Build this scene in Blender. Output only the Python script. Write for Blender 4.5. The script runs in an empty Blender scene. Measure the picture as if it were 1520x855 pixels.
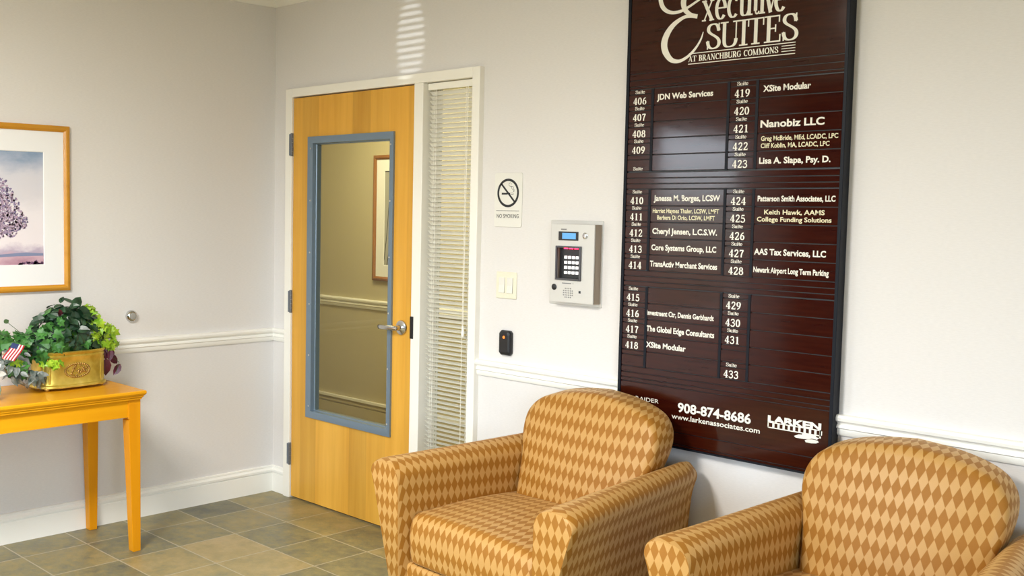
import bpy, bmesh, math, random
from mathutils import Vector, Matrix
random.seed(7)
S = bpy.context.scene
C = S.collection
PI = math.pi

# ---------------------------------------------------------------- camera, world, lights, exposure
cam_d = bpy.data.cameras.new('camera'); cam = bpy.data.objects.new('camera', cam_d); C.objects.link(cam)
F_PX, YAW, PITCH, ROLL = 1590.65, 0.83017, -0.069443, 0.014619
fw = Vector((-math.sin(YAW)*math.cos(PITCH), math.cos(YAW)*math.cos(PITCH), math.sin(PITCH)))
rt = fw.cross(Vector((0, 0, 1))).normalized(); up = rt.cross(fw)
r2 = math.cos(ROLL)*rt + math.sin(ROLL)*up; u2 = -math.sin(ROLL)*rt + math.cos(ROLL)*up
M = Matrix((r2, u2, -fw)).transposed().to_4x4(); M.translation = Vector((4.7559, -3.4699, 1.5544))
cam.matrix_world = M
cam_d.sensor_fit = 'HORIZONTAL'; cam_d.sensor_width = 36.0; cam_d.lens = F_PX*36.0/1520
cam_d.shift_x = 177.48/1520; cam_d.shift_y = -4.57/1520
cam_d.clip_start = 0.05
S.camera = cam

S.view_settings.view_transform = 'Standard'; S.view_settings.look = 'None'
S.view_settings.gamma = 1.0; S.view_settings.use_curve_mapping = False
S.view_settings.exposure = 1.28

W = bpy.data.worlds.new('world'); S.world = W; W.use_nodes = True
wn, wl = W.node_tree.nodes, W.node_tree.links
wn.clear()
tc = wn.new('ShaderNodeTexCoord'); sx = wn.new('ShaderNodeSeparateXYZ'); rp = wn.new('ShaderNodeValToRGB')
mr = wn.new('ShaderNodeMapRange'); bg = wn.new('ShaderNodeBackground'); wo = wn.new('ShaderNodeOutputWorld')
wl.new(tc.outputs['Generated'], sx.inputs[0]); wl.new(sx.outputs['Z'], mr.inputs['Value'])
mr.inputs['From Min'].default_value = -1; mr.inputs['From Max'].default_value = 1
wl.new(mr.outputs[0], rp.inputs[0]); wl.new(rp.outputs[0], bg.inputs[0]); wl.new(bg.outputs[0], wo.inputs[0])
e = rp.color_ramp.elements
e[0].position = 0.0; e[0].color = (0.055, 0.055, 0.045, 1)
e[1].position = 1.0; e[1].color = (0.62, 0.80, 1.0, 1)
for p_, c_ in ((0.47, (0.10, 0.10, 0.085, 1)), (0.495, (0.22, 0.24, 0.22, 1)), (0.53, (0.80, 0.88, 1.0, 1)), (0.58, (0.66, 0.82, 1.0, 1)), (0.75, (0.50, 0.74, 1.0, 1))):
    q = e.new(p_); q.color = c_
bg.inputs['Strength'].default_value = 6.3

def area(name, loc, rot, sx_, sy_, power=0, color=(1, 1, 1), portal=False):
    l = bpy.data.lights.new(name, 'AREA'); l.shape = 'RECTANGLE'; l.size = sx_; l.size_y = sy_
    l.energy = power; l.color = color
    if portal: l.cycles.is_portal = True
    o = bpy.data.objects.new(name, l); o.location = loc; o.rotation_euler = rot; C.objects.link(o)
    return o
# window openings: a left wall window, one behind the camera, one added at right for the light
WL = (-5.05, -3.75, 0.70, 2.25)          # y0 y1 z0 z1 in the plane x = 0
WB = ((0.9, 2.7, 0.85, 2.35),)           # x0 x1 z0 z1 in the plane y = YB
YB, XR, ZC = -5.8, 6.7, 2.72
WR = (-5.6, -3.0, 0.85, 2.35)             # y0 y1 z0 z1 in the plane x = XR
area('daylight_portal', (-0.20, (WL[0]+WL[1])/2, (WL[2]+WL[3])/2), (0, -PI/2, 0), WL[3]-WL[2], WL[1]-WL[0], portal=True)
area('daylight_portal', (XR+0.20, (WR[0]+WR[1])/2, (WR[2]+WR[3])/2), (0, PI/2, 0), WR[3]-WR[2], WR[1]-WR[0], portal=True)
for w in WB:
    area('daylight_portal', ((w[0]+w[1])/2, YB-0.20, (w[2]+w[3])/2), (PI/2, 0, 0), w[1]-w[0], w[3]-w[2], portal=True)
area('hallway_lamp_light', (-0.3, 0.85, 2.55), (0, 0, 0), 1.2, 0.5, 17, (1.0, 0.88, 0.55))
for q in ((2.25, -3.3, 72), (4.7, -3.4, 8)):      # recessed ceiling light panels
    area('ceiling_light_panel', (q[0], q[1], ZC-0.01), (0, 0, 0), 0.6, 1.2, q[2], (1.0, 0.965, 0.91))

# added spot standing in for reflected sun, striped by the added rear slats
gl = bpy.data.lights.new('stripe_spot_light', 'SPOT'); gl.energy = 4000; gl.color = (0.92, 0.96, 1.0)
gl.spot_size = math.radians(0.70); gl.spot_blend = 0.25; gl.shadow_soft_size = 0.02
go_ = bpy.data.objects.new('stripe_spot_light', gl); C.objects.link(go_)
go_.location = (1.30, -24.0, 0.42); go_.rotation_euler = (Vector((1.06, 0.0, 2.35))-go_.location).to_track_quat('-Z', 'Y').to_euler(); go_.scale = (0.46, 1, 1)
# ---------------------------------------------------------------- material helpers
def mat(name, col, rough=0.5, metal=0.0, spec=0.5, sheen=0.0, coat=0.0):
    m = bpy.data.materials.new(name); m.use_nodes = True
    b = m.node_tree.nodes['Principled BSDF']
    b.inputs['Base Color'].default_value = (*col, 1); b.inputs['Roughness'].default_value = rough
    b.inputs['Metallic'].default_value = metal; b.inputs['Specular IOR Level'].default_value = spec
    b.inputs['Sheen Weight'].default_value = sheen; b.inputs['Coat Weight'].default_value = coat
    return m
def NT(m): return m.node_tree.nodes, m.node_tree.links, m.node_tree.nodes['Principled BSDF']
def noise(n, l, scale, detail=4, vec=None, rough=0.5):
    t = n.new('ShaderNodeTexNoise'); t.inputs['Scale'].default_value = scale; t.inputs['Detail'].default_value = detail
    t.inputs['Roughness'].default_value = rough
    if vec is not None: l.new(vec, t.inputs['Vector'])
    return t.outputs['Fac']
def ramp(n, l, fac, stops):
    r = n.new('ShaderNodeValToRGB'); el = r.color_ramp.elements
    el[0].position, el[0].color = stops[0][0], (*stops[0][1], 1)
    el[1].position, el[1].color = stops[-1][0], (*stops[-1][1], 1)
    for p, c in stops[1:-1]:
        q = el.new(p); q.color = (*c, 1)
    l.new(fac, r.inputs[0]); return r.outputs[0]
def bump(n, l, b, h, strength=0.2, dist=0.01):
    t = n.new('ShaderNodeBump'); t.inputs['Strength'].default_value = strength; t.inputs['Distance'].default_value = dist
    l.new(h, t.inputs['Height']); l.new(t.outputs[0], b.inputs['Normal'])
def math_(n, l, op, a, b=None):
    t = n.new('ShaderNodeMath'); t.operation = op
    for i, v in enumerate((a, b)):
        if v is None: continue
        if isinstance(v, (int, float)): t.inputs[i].default_value = v
        else: l.new(v, t.inputs[i])
    return t.outputs[0]
def mix(n, l, fac, a, b):
    t = n.new('ShaderNodeMix'); t.data_type = 'RGBA'
    l.new(fac, t.inputs['Factor']) if not isinstance(fac, float) else setattr(t.inputs['Factor'], 'default_value', fac)
    for k, v in (('A', a), ('B', b)):
        s = [i for i in t.inputs if i.name == k and i.type == 'RGBA'][0]
        if isinstance(v, tuple): s.default_value = (*v, 1)
        else: l.new(v, s)
    return [o for o in t.outputs if o.type == 'RGBA'][0]
def objc(n): return n.new('ShaderNodeTexCoord').outputs['Object']
def mapping(n, l, vec, scale):
    t = n.new('ShaderNodeMapping'); t.inputs['Scale'].default_value = scale; l.new(vec, t.inputs['Vector']); return t.outputs[0]

# wallpaper: pale warm grey with a fine woven grain
def wallpaper(name, col):
    m = mat(name, col, 0.55, spec=0.35); n, l, b = NT(m)
    v = objc(n)
    f = noise(n, l, 60, 3, mapping(n, l, v, (1, 1, 6)))
    l.new(ramp(n, l, f, [(0.3, tuple(c*0.97 for c in col)), (0.7, tuple(min(1, c*1.02) for c in col))]), b.inputs['Base Color'])
    bump(n, l, b, f, 0.08, 0.002)
    return m
M_wall = wallpaper('wallpaper', (0.775, 0.755, 0.742))
M_hall = wallpaper('hall_wallpaper', (0.56, 0.50, 0.33))
M_trim = mat('cream_paint', (0.93, 0.92, 0.87), 0.35)
M_ceil = mat('ceiling_paint', (0.80, 0.77, 0.66), 0.8)
M_frame = mat('cream_frame_paint', (0.93, 0.91, 0.84), 0.3)

# slate look floor tiles
M_tile = mat('slate_tiles', (0.2, 0.18, 0.12), 0.35, spec=0.4)
n, l, b = NT(M_tile)
v = objc(n); sp = n.new('ShaderNodeSeparateXYZ'); l.new(v, sp.inputs[0])
tx = math_(n, l, 'DIVIDE', math_(n, l, 'SUBTRACT', sp.outputs['X'], 0.2402), 0.305)
ty = math_(n, l, 'DIVIDE', math_(n, l, 'SUBTRACT', sp.outputs['Y'], -0.3115), 0.305)
ix, iy = math_(n, l, 'FLOOR', tx), math_(n, l, 'FLOOR', ty)
cb = n.new('ShaderNodeCombineXYZ'); l.new(ix, cb.inputs[0]); l.new(iy, cb.inputs[1])
wnz = n.new('ShaderNodeTexWhiteNoise'); wnz.noise_dimensions = '3D'; l.new(cb.outputs[0], wnz.inputs['Vector'])
off = n.new('ShaderNodeVectorMath'); off.operation = 'MULTIPLY_ADD'
l.new(wnz.outputs['Color'], off.inputs[0]); off.inputs[1].default_value = (9, 9, 9); l.new(v, off.inputs[2])
n1 = noise(n, l, 4.0, 8, off.outputs[0], 0.7); n2 = noise(n, l, 22, 10, off.outputs[0], 0.75)
mixv = math_(n, l, 'ADD', math_(n, l, 'MULTIPLY', n1, 0.65), math_(n, l, 'ADD', math_(n, l, 'MULTIPLY', n2, 0.50), math_(n, l, 'MULTIPLY', math_(n, l, 'SUBTRACT', wnz.outputs['Value'], 0.78), 0.24)))
tilec = ramp(n, l, mixv, [(0.26, (0.085, 0.085, 0.066)), (0.38, (0.165, 0.158, 0.098)), (0.47, (0.240, 0.212, 0.105)), (0.56, (0.320, 0.255, 0.110)), (0.70, (0.42, 0.32, 0.16))])
def grout(t):
    f = math_(n, l, 'FRACT', t); d = math_(n, l, 'ABSOLUTE', math_(n, l, 'SUBTRACT', f, 0.5))
    return math_(n, l, 'GREATER_THAN', d, 0.5-0.0105)
g = math_(n, l, 'MAXIMUM', grout(tx), grout(ty))
l.new(mix(n, l, g, tilec, (0.42, 0.37, 0.26)), b.inputs['Base Color'])
hh = math_(n, l, 'SUBTRACT', n2, math_(n, l, 'MULTIPLY', g, 0.8)); bump(n, l, b, hh, 0.25, 0.004)
l.new(ramp(n, l, n2, [(0.3, (0.30,)*3), (0.7, (0.48,)*3)]), b.inputs['Roughness'])

def wood(name, c0, c1, axis, rough=0.25, scale=1.0, coat=0.3):
    m = mat(name, c0, rough, coat=coat, spec=0.22); n, l, b = NT(m)
    sc = [22*scale]*3; sc[axis] = 1.3*scale
    v = mapping(n, l, objc(n), tuple(sc))
    f1 = noise(n, l, 1.0, 5, v, 0.6)
    sc2 = [5*scale]*3; sc2[axis] = 0.5*scale
    f2 = noise(n, l, 1.0, 3, mapping(n, l, objc(n), tuple(sc2)))
    f = math_(n, l, 'ADD', math_(n, l, 'MULTIPLY', f1, 0.5), math_(n, l, 'MULTIPLY', f2, 0.5))
    l.new(ramp(n, l, f, [(0.30, c0), (0.70, c1)]), b.inputs['Base Color'])
    return m
M_door = wood('maple_veneer', (0.58, 0.275, 0.030), (0.79, 0.44, 0.075), 2, 0.30, coat=0.1)
n, l, b = NT(M_door)
sp = n.new('ShaderNodeSeparateXYZ'); l.new(objc(n), sp.inputs[0])
wz = n.new('ShaderNodeTexWhiteNoise'); wz.noise_dimensions = '1D'; l.new(math_(n, l, 'FLOOR', math_(n, l, 'DIVIDE', math_(n, l, 'ADD', sp.outputs['X'], .06), 0.135)), wz.inputs['W'])
hs = n.new('ShaderNodeHueSaturation'); src = b.inputs['Base Color'].links[0].from_socket; l.new(src, hs.inputs['Color'])
mr_ = n.new('ShaderNodeMapRange'); mr_.inputs['To Min'].default_value = 0.92; mr_.inputs['To Max'].default_value = 1.16
l.new(wz.outputs['Value'], mr_.inputs['Value']); l.new(mr_.outputs[0], hs.inputs['Value']); l.new(hs.outputs[0], b.inputs['Base Color'])
M_table = wood('honey_table_wood', (0.70, 0.275, 0.005), (0.88, 0.43, 0.012), 1, 0.25, coat=0.0)
M_tleg = wood('honey_leg_wood', (0.66, 0.24, 0.005), (0.80, 0.34, 0.008), 2, 0.28, coat=0.0)
M_pic = wood('gilded_frame_wood', (0.52, 0.23, 0.02), (0.70, 0.34, 0.04), 1, 0.25)
M_hallpic = wood('brown_frame_wood', (0.26, 0.11, 0.03), (0.36, 0.16, 0.05), 2, 0.3)

M_bluesteel = mat('blue_grey_steel', (0.20, 0.27, 0.35), 0.28, metal=0.35)
M_chrome = mat('satin_chrome', (0.62, 0.62, 0.62), 0.18, metal=1.0)
M_steel = mat('brushed_steel', (0.62, 0.61, 0.58), 0.38, metal=0.55)
M_hinge = mat('dull_hinge_steel', (0.20, 0.23, 0.28), 0.35, metal=0.7)
M_black = mat('black_plastic', (0.012, 0.013, 0.016), 0.35)
M_blackframe = mat('black_anodised_frame', (0.006, 0.008, 0.014), 0.45, spec=0.18)
M_sign = mat('brown_sign_panel', (0.068, 0.016, 0.011), 0.09, spec=0.36)
n, l, b = NT(M_sign)
f = noise(n, l, 7, 3, mapping(n, l, objc(n), (1.2, 1, 14)))
l.new(ramp(n, l, f, [(0.3, (0.026, 0.0028, 0.0016)), (0.7, (0.040, 0.0060, 0.0022))]), b.inputs['Base Color'])
f3 = noise(n, l, 4, 2, mapping(n, l, objc(n), (2, 1, 3))); bump(n, l, b, f3, 0.02, 0.01)
M_letter = mat('cream_lettering', (0.88, 0.85, 0.76), 0.5)
M_letter2 = mat('pale_gold_lettering', (0.80, 0.74, 0.50), 0.5)
M_white = mat('white_plastic', (0.80, 0.79, 0.74), 0.35)
M_ivory = mat('ivory_plastic', (0.82, 0.79, 0.64), 0.35)
M_mat = mat('white_mat_board', (0.88, 0.89, 0.91), 0.8)
M_blind = mat('ivory_blind', (0.94, 0.92, 0.83), 0.4)
M_brass = mat('aged_brass', (0.62, 0.44, 0.10), 0.36, metal=0.7)
n, l, b = NT(M_brass)
f = noise(n, l, 18, 5, objc(n))
l.new(ramp(n, l, f, [(0.3, (0.50, 0.36, 0.05)), (0.6, (0.74, 0.58, 0.12)), (0.8, (0.84, 0.70, 0.24))]), b.inputs['Base Color'])
M_soil = mat('dark_moss', (0.02, 0.025, 0.012), 0.9)

# glass: clear pane that also mirrors a little
def glass(name, tint, refl=1.0, rough=0.0):
    m = bpy.data.materials.new(name); m.use_nodes = True
    n, l = m.node_tree.nodes, m.node_tree.links; n.clear()
    t = n.new('ShaderNodeBsdfTransparent'); t.inputs[0].default_value = (*tint, 1)
    g = n.new('ShaderNodeBsdfGlossy'); g.inputs['Roughness'].default_value = rough
    fr = n.new('ShaderNodeFresnel'); fr.inputs['IOR'].default_value = 1.5
    mx = n.new('ShaderNodeMixShader'); o = n.new('ShaderNodeOutputMaterial')
    bf = n.new('ShaderNodeNewGeometry').outputs['Backfacing']      # only the outer skin of the pane mirrors
    l.new(math_(n, l, 'MULTIPLY', math_(n, l, 'MULTIPLY', fr.outputs[0], refl), math_(n, l, 'SUBTRACT', 1.0, bf)), mx.inputs[0])
    l.new(t.outputs[0], mx.inputs[1]); l.new(g.outputs[0], mx.inputs[2]); l.new(mx.outputs[0], o.inputs[0])
    return m
M_glass = glass('clear_glass', (0.93, 0.94, 0.90))
M_winglass = glass('window_glass', (0.97, 0.98, 0.97), 0.7)

# upholstery: woven lozenges, driven by each part's own fabric coordinates (metres)
def fabric(name):
    m = mat(name, (0.5, 0.3, 0.1), 0.5, spec=0.3, sheen=0.25); n, l, b = NT(m)
    b.inputs['Sheen Roughness'].default_value = 0.4; b.inputs['Sheen Tint'].default_value = (1.0, 0.75, 0.4, 1)
    uv = n.new('ShaderNodeTexCoord').outputs['UV']; sp = n.new('ShaderNodeSeparateXYZ'); l.new(uv, sp.inputs[0])
    def tri(s, w):
        f = math_(n, l, 'FRACT', math_(n, l, 'DIVIDE', s, w))
        return math_(n, l, 'ABSOLUTE', math_(n, l, 'SUBTRACT', f, 0.5))
    d = math_(n, l, 'ADD', tri(sp.outputs['X'], 0.0305), tri(sp.outputs['Y'], 0.0595))
    mk = n.new('ShaderNodeMapRange'); mk.interpolation_type = 'SMOOTHSTEP'
    l.new(d, mk.inputs['Value']); mk.inputs['From Min'].default_value = 0.46; mk.inputs['From Max'].default_value = 0.54
    nz = noise(n, l, 900, 2, uv)
    c = mix(n, l, mk.outputs[0], (0.53, 0.295, 0.090), (0.335, 0.135, 0.013))
    nzc = ramp(n, l, nz, [(0.2, (0.86,)*3), (0.8, (1.08,)*3)])
    mu = n.new('ShaderNodeMix'); mu.data_type = 'RGBA'; mu.blend_type = 'MULTIPLY'; mu.inputs['Factor'].default_value = 1.0
    ci = [i for i in mu.inputs if i.type == 'RGBA']; l.new(c, ci[0]); l.new(nzc, ci[1])
    l.new([o for o in mu.outputs if o.type == 'RGBA'][0], b.inputs['Base Color'])
    rr = n.new('ShaderNodeMapRange'); l.new(mk.outputs[0], rr.inputs['Value'])
    rr.inputs['To Min'].default_value = 0.42; rr.inputs['To Max'].default_value = 0.58; l.new(rr.outputs[0], b.inputs['Roughness'])
    bump(n, l, b, nz, 0.10, 0.001)
    return m
M_fab = fabric('lozenge_upholstery')
M_darkwood = mat('dark_wood_foot', (0.06, 0.03, 0.015), 0.35)

# ---------------------------------------------------------------- mesh helpers
def link(name, bm, m, parent=None, smooth=None, bevel=0):
    me = bpy.data.meshes.new(name)
    bmesh.ops.recalc_face_normals(bm, faces=bm.faces[:])
    bm.to_mesh(me); bm.free()
    for mm in (m if isinstance(m, (list, tuple)) else [m]): me.materials.append(mm)
    o = bpy.data.objects.new(name, me); C.objects.link(o)
    if parent is not None: o.parent = parent
    if smooth is not None:
        me.polygons.foreach_set('use_smooth', [True]*len(me.polygons))
        if smooth < 180: me.set_sharp_from_angle(angle=math.radians(smooth))
    if bevel:
        bv = o.modifiers.new('bevel', 'BEVEL'); bv.width = bevel; bv.segments = 2; bv.limit_method = 'ANGLE'
        bv.harden_normals = False
    return o
def B(): return bmesh.new()
def box(bm, x0, x1, y0, y1, z0, z1, mi=0):
    vs = [bm.verts.new((x, y, z)) for x in (x0, x1) for y in (y0, y1) for z in (z0, z1)]
    for f in ((0, 1, 3, 2), (4, 6, 7, 5), (0, 4, 5, 1), (2, 3, 7, 6), (0, 2, 6, 4), (1, 5, 7, 3)):
        q = bm.faces.new([vs[i] for i in f]); q.material_index = mi
    return bm
def prism(bm, prof, f0, f1):
    """extrude a closed 2D profile between two stations; f0/f1 map (a, b) -> xyz"""
    A = [bm.verts.new(f0(*p)) for p in prof]; Bv = [bm.verts.new(f1(*p)) for p in prof]
    k = len(prof)
    for i in range(k): bm.faces.new((A[i], A[(i+1) % k], Bv[(i+1) % k], Bv[i]))
    bm.faces.new(A); bm.faces.new(Bv[::-1]); return bm
def loops(bm, rings, cap0=True, cap1=True, closed=True):
    R = [[bm.verts.new(p) for p in r] for r in rings]; k = len(R[0])
    for a, b_ in zip(R, R[1:]):
        for i in range(k if closed else k-1): bm.faces.new((a[i], a[(i+1) % k], b_[(i+1) % k], b_[i]))
    if cap0: bm.faces.new(R[0][::-1])
    if cap1: bm.faces.new(R[-1])
    return bm
def circ(r, k, f): return [f(r*math.cos(2*PI*i/k), r*math.sin(2*PI*i/k)) for i in range(k)]
def lathe(bm, prof, f, k=24):
    """prof: (radius, height) list; f(a, b, h) -> xyz"""
    return loops(bm, [circ(max(r, 1e-4), k, lambda a, b_, h=h: f(a, b_, h)) for r, h in prof])
def tube(bm, pts, r, k=10):
    pts = [Vector(p) for p in pts]; rings = []
    for i, p in enumerate(pts):
        t = (pts[min(i+1, len(pts)-1)] - pts[max(i-1, 0)]).normalized()
        a = t.orthogonal().normalized() if i == 0 else (rings_a - rings_a.dot(t)*t).normalized()
        rings_a = a; b_ = t.cross(a)
        rr = r[i] if isinstance(r, (list, tuple)) else r
        rings.append([p + rr*(math.cos(2*PI*j/k)*a + math.sin(2*PI*j/k)*b_) for j in range(k)])
    return loops(bm, rings)
def empty(name, loc=(0, 0, 0), rz=0):
    o = bpy.data.objects.new(name, None); C.objects.link(o); o.location = loc; o.rotation_euler = (0, 0, rz)
    o.empty_display_size = 0.1; return o
def tag(o, label=None, cat=None, group=None, kind=None):
    if label: o['label'] = label
    if cat: o['category'] = cat
    if group: o['group'] = group
    if kind: o['kind'] = kind
    return o
def struct(name, bm, m, label, smooth=None, bevel=0):
    return tag(link(name, bm, m, None, smooth, bevel), label, kind='structure')

# ---------------------------------------------------------------- lettering
_ref = {}
def text_bm(body, x0, x1, zb, cap, y, bold=0.0, space=1.0):
    cu = bpy.data.curves.new('lettering', 'FONT'); cu.body = body; cu.size = 1.0; cu.offset = bold; cu.space_character = space
    cu.extrude = 0.0; cu.resolution_u = 3
    to = bpy.data.objects.new('lettering', cu); C.objects.link(to)
    dg = bpy.context.evaluated_depsgraph_get(); dg.update()
    me = bpy.data.meshes.new_from_object(to.evaluated_get(dg))
    bpy.data.objects.remove(to); bpy.data.curves.remove(cu)
    bm = B(); bm.from_mesh(me); bpy.data.meshes.remove(me)
    xs = [v.co.x for v in bm.verts]; a, w = min(xs), max(xs)-min(xs)
    sc = cap/0.70
    sxx = sc if x1 is None else (x1-x0)/w
    for v in bm.verts: v.co = Vector((x0+(v.co.x-a)*sxx, y, zb+v.co.y*sc))
    return bm
def merge(bms):
    out = B()
    for b_ in bms:
        me = bpy.data.meshes.new('tmp'); b_.to_mesh(me); b_.free(); out.from_mesh(me); bpy.data.meshes.remove(me)
    return out
def bez(p, k=12):
    out = []
    for i in range(0, len(p)-1, 3):
        a, b_, c, d = p[i:i+4]
        for j in range(k+(1 if i+4 >= len(p) else 0)):
            t = j/k; s = 1-t
            out.append(tuple(s**3*a[q]+3*s*s*t*b_[q]+3*s*t*t*c[q]+t**3*d[q] for q in (0, 1)))
    return out
def arc(cx, cy, rx, ry, a0, a1, k=16):
    return [(cx+rx*math.cos(math.radians(a0+(a1-a0)*i/k)), cy+ry*math.sin(math.radians(a0+(a1-a0)*i/k))) for i in range(k+1)]
# serif alphabet: thick uprights, thin horizontals. Each glyph: width, strokes. stroke = (points, width or None for auto)
T_, H_ = 0.16, 0.055
def st(x, y0, y1): return ([(x, y0), (x, y1)], T_)
def sf(x, y, h=0.15): return ([(x-h, y), (x+h, y)], H_)
def th(p, w=H_): return (p, w)
GL = {
 'S': (.56, [(bez([(.49, .70), (.47, .90), (.40, .975), (.28, .975), (.13, .975), (.06, .88), (.07, .76), (.09, .56), (.52, .50), (.52, .24), (.52, .10), (.42, .02), (.28, .02), (.14, .02), (.06, .12), (.05, .32)]), None), th([(.50, .68), (.50, 1.0)]), th([(.05, 0), (.05, .34)])]),
 'U': (.80, [st(.16, .3, 1), (bez([(.16, .32), (.16, .02), (.28, .02), (.40, .02), (.56, .02), (.66, .10), (.66, .32)]), None), th([(.66, .30), (.66, 1)]), sf(.16, .975, .17), sf(.66, .975, .14)]),
 'I': (.36, [st(.18, 0, 1), sf(.18, .975, .18), sf(.18, .025, .18)]),
 'T': (.70, [st(.35, 0, 1), sf(.35, .975, .34), sf(.35, .025, .18), th([(.03, .70), (.03, 1)]), th([(.67, .70), (.67, 1)])]),
 'E': (.66, [st(.17, 0, 1), th([(.0, .975), (.60, .975)]), th([(.0, .025), (.64, .025)]), th([(.17, .52), (.44, .52)]), th([(.44, .38), (.44, .66)]), th([(.58, .74), (.58, 1)]), th([(.62, 0), (.62, .28)])]),
 'A': (.78, [([(.36, 1), (.64, 0)], T_), th([(.36, .97), (.10, 0)]), th([(.18, .32), (.54, .32)]), sf(.10, .025, .1), sf(.64, .025, .14)]),
 'B': (.66, [st(.17, 0, 1), th([(0, .975), (.34, .975)]), th([(0, .025), (.36, .025)]), th([(.17, .52), (.34, .52)]), (arc(.33, .75, .18, .225, 90, -90), None), (arc(.35, .275, .21, .25, 90, -90), None)]),
 'R': (.74, [st(.17, 0, 1), th([(0, .975), (.34, .975)]), sf(.17, .025, .17), th([(.17, .48), (.34, .48)]), (arc(.33, .73, .20, .245, 90, -90), None), ([(.36, .50), (.62, 0)], T_), sf(.66, .025, .08)]),
 'N': (.84, [th([(.14, 0), (.14, 1)]), ([(.14, 1), (.68, 0)], T_), th([(.68, 0), (.68, 1)]), sf(.12, .975, .12), sf(.14, .025, .13), sf(.68, .975, .13)]),
 'C': (.70, [(arc(.38, .5, .30, .475, 50, 310, 24), None), th([(.60, .68), (.60, 1)])]),
 'H': (.84, [st(.17, 0, 1), st(.67, 0, 1), th([(.17, .52), (.67, .52)])]+[sf(x, z, .16) for x in (.17, .67) for z in (.025, .975)]),
 'G': (.78, [(arc(.38, .5, .30, .475, 50, 330, 24), None), th([(.60, .68), (.60, 1)]), st(.60, .08, .44), sf(.60, .44, .16)]),
 'O': (.80, [(arc(.40, .5, .32, .475, 0, 360, 32), None)]),
 'M': (1.0, [th([(.14, 0), (.14, 1)]), ([(.14, 1), (.46, .05)], T_), th([(.46, .05), (.80, 1)]), st(.82, 0, 1), sf(.12, .975, .12), sf(.14, .025, .13), sf(.84, .975, .12), sf(.82, .025, .16)]),
 'x': (.58, [([(.08, .68), (.50, 0)], T_), th([(.48, .68), (.10, 0)]), sf(.10, .66, .12), sf(.48, .66, .10), sf(.10, .02, .10), sf(.48, .02, .12)]),
 'e': (.50, [(arc(.25, .34, .20, .33, 0, 320, 28), None), th([(.06, .37), (.44, .37)])]),
 'c': (.48, [(arc(.26, .34, .21, .33, 50, 315, 24), None), ([(.38, .52), (.42, .60)], .11)]),
 'u': (.62, [st(.14, .18, .68), (bez([(.14, .22), (.14, .02), (.22, .02), (.30, .02), (.38, .02), (.44, .08), (.46, .16)]), None), st(.47, 0, .68), sf(.08, .66, .09), sf(.41, .66, .09), sf(.53, .02, .09)]),
 't': (.36, [st(.17, .12, .92), (bez([(.17, .16), (.17, .02), (.22, .02), (.26, .02), (.30, .02), (.33, .06), (.34, .10)]), .06), sf(.18, .655, .17)]),
 'i': (.30, [st(.15, 0, .68), sf(.10, .66, .10), sf(.15, .02, .15), (arc(.15, .88, .045, .045, 0, 360, 10), .09)]),
 'v': (.54, [([(.07, .68), (.27, 0)], T_), th([(.46, .68), (.27, .03)]), sf(.08, .66, .12), sf(.45, .66, .10)]),
 '0': (.58, [(arc(.27, .5, .19, .465, 0, 360, 28), None)]),
 '1': (.58, [st(.28, 0, 1), sf(.28, .03, .18), th([(.10, .84), (.28, .97)])]),
 '2': (.58, [(bez([(.10, .74), (.12, .90), (.18, .96), (.28, .96), (.42, .96), (.46, .84), (.44, .70), (.40, .50), (.20, .30), (.08, .06)]), .12), ([(.06, .06), (.48, .06)], .12), th([(.48, .0), (.50, .24)])]),
 '3': (.58, [(bez([(.09, .78), (.12, .92), (.20, .96), (.28, .96), (.42, .96), (.46, .84), (.44, .72), (.42, .58), (.34, .53), (.22, .52)]), .11), (bez([(.22, .53), (.40, .52), (.48, .42), (.47, .28), (.46, .10), (.36, .03), (.25, .03), (.14, .03), (.08, .10), (.08, .20)]), .12)]),
 '4': (.58, [st(.36, 0, 1), th([(.36, .98), (.04, .30)], .07), th([(.03, .28), (.54, .28)], .09), sf(.36, .02, .13)]),
 '5': (.58, [([(.14, .92), (.46, .92)], .13), th([(.14, .95), (.12, .50)], .07), (bez([(.12, .52), (.22, .62), (.46, .62), (.47, .32), (.48, .10), (.36, .03), (.25, .03), (.14, .03), (.08, .10), (.08, .20)]), .12)]),
 '6': (.58, [(arc(.28, .31, .18, .28, 0, 360, 26), None), (bez([(.42, .94), (.24, .88), (.10, .66), (.10, .32)]), .12)]),
 '7': (.58, [([(.08, .92), (.48, .92)], .13), (bez([(.48, .94), (.34, .70), (.24, .40), (.24, 0)]), .14), th([(.08, .76), (.08, .98)])]),
 '8': (.58, [(arc(.28, .74, .15, .22, 0, 360, 24), None), (arc(.28, .28, .19, .25, 0, 360, 26), None)]),
 '9': (.58, [(arc(.28, .69, .18, .28, 0, 360, 26), None), (bez([(.14, .06), (.32, .12), (.46, .34), (.46, .68)]), .12)]),
}
def stroke(bm, pts, wf, f):
    L, Rr = [], []
    k = len(pts); closed = k > 3 and math.dist(pts[0], pts[-1]) < 1e-6
    for i, p in enumerate(pts):
        a = pts[i-1] if i else (pts[k-2] if closed else pts[0]); b_ = pts[i+1] if i < k-1 else (pts[1] if closed else pts[-1])
        dx, dy = b_[0]-a[0], b_[1]-a[1]; d = math.hypot(dx, dy) or 1; nx, ny = -dy/d, dx/d
        w = wf(i/(k-1), abs(nx))/2
        L.append(bm.verts.new(f(p[0]+nx*w, p[1]+ny*w))); Rr.append(bm.verts.new(f(p[0]-nx*w, p[1]-ny*w)))
    for i in range(k-1): bm.faces.new((L[i], L[i+1], Rr[i+1], Rr[i]))
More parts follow.
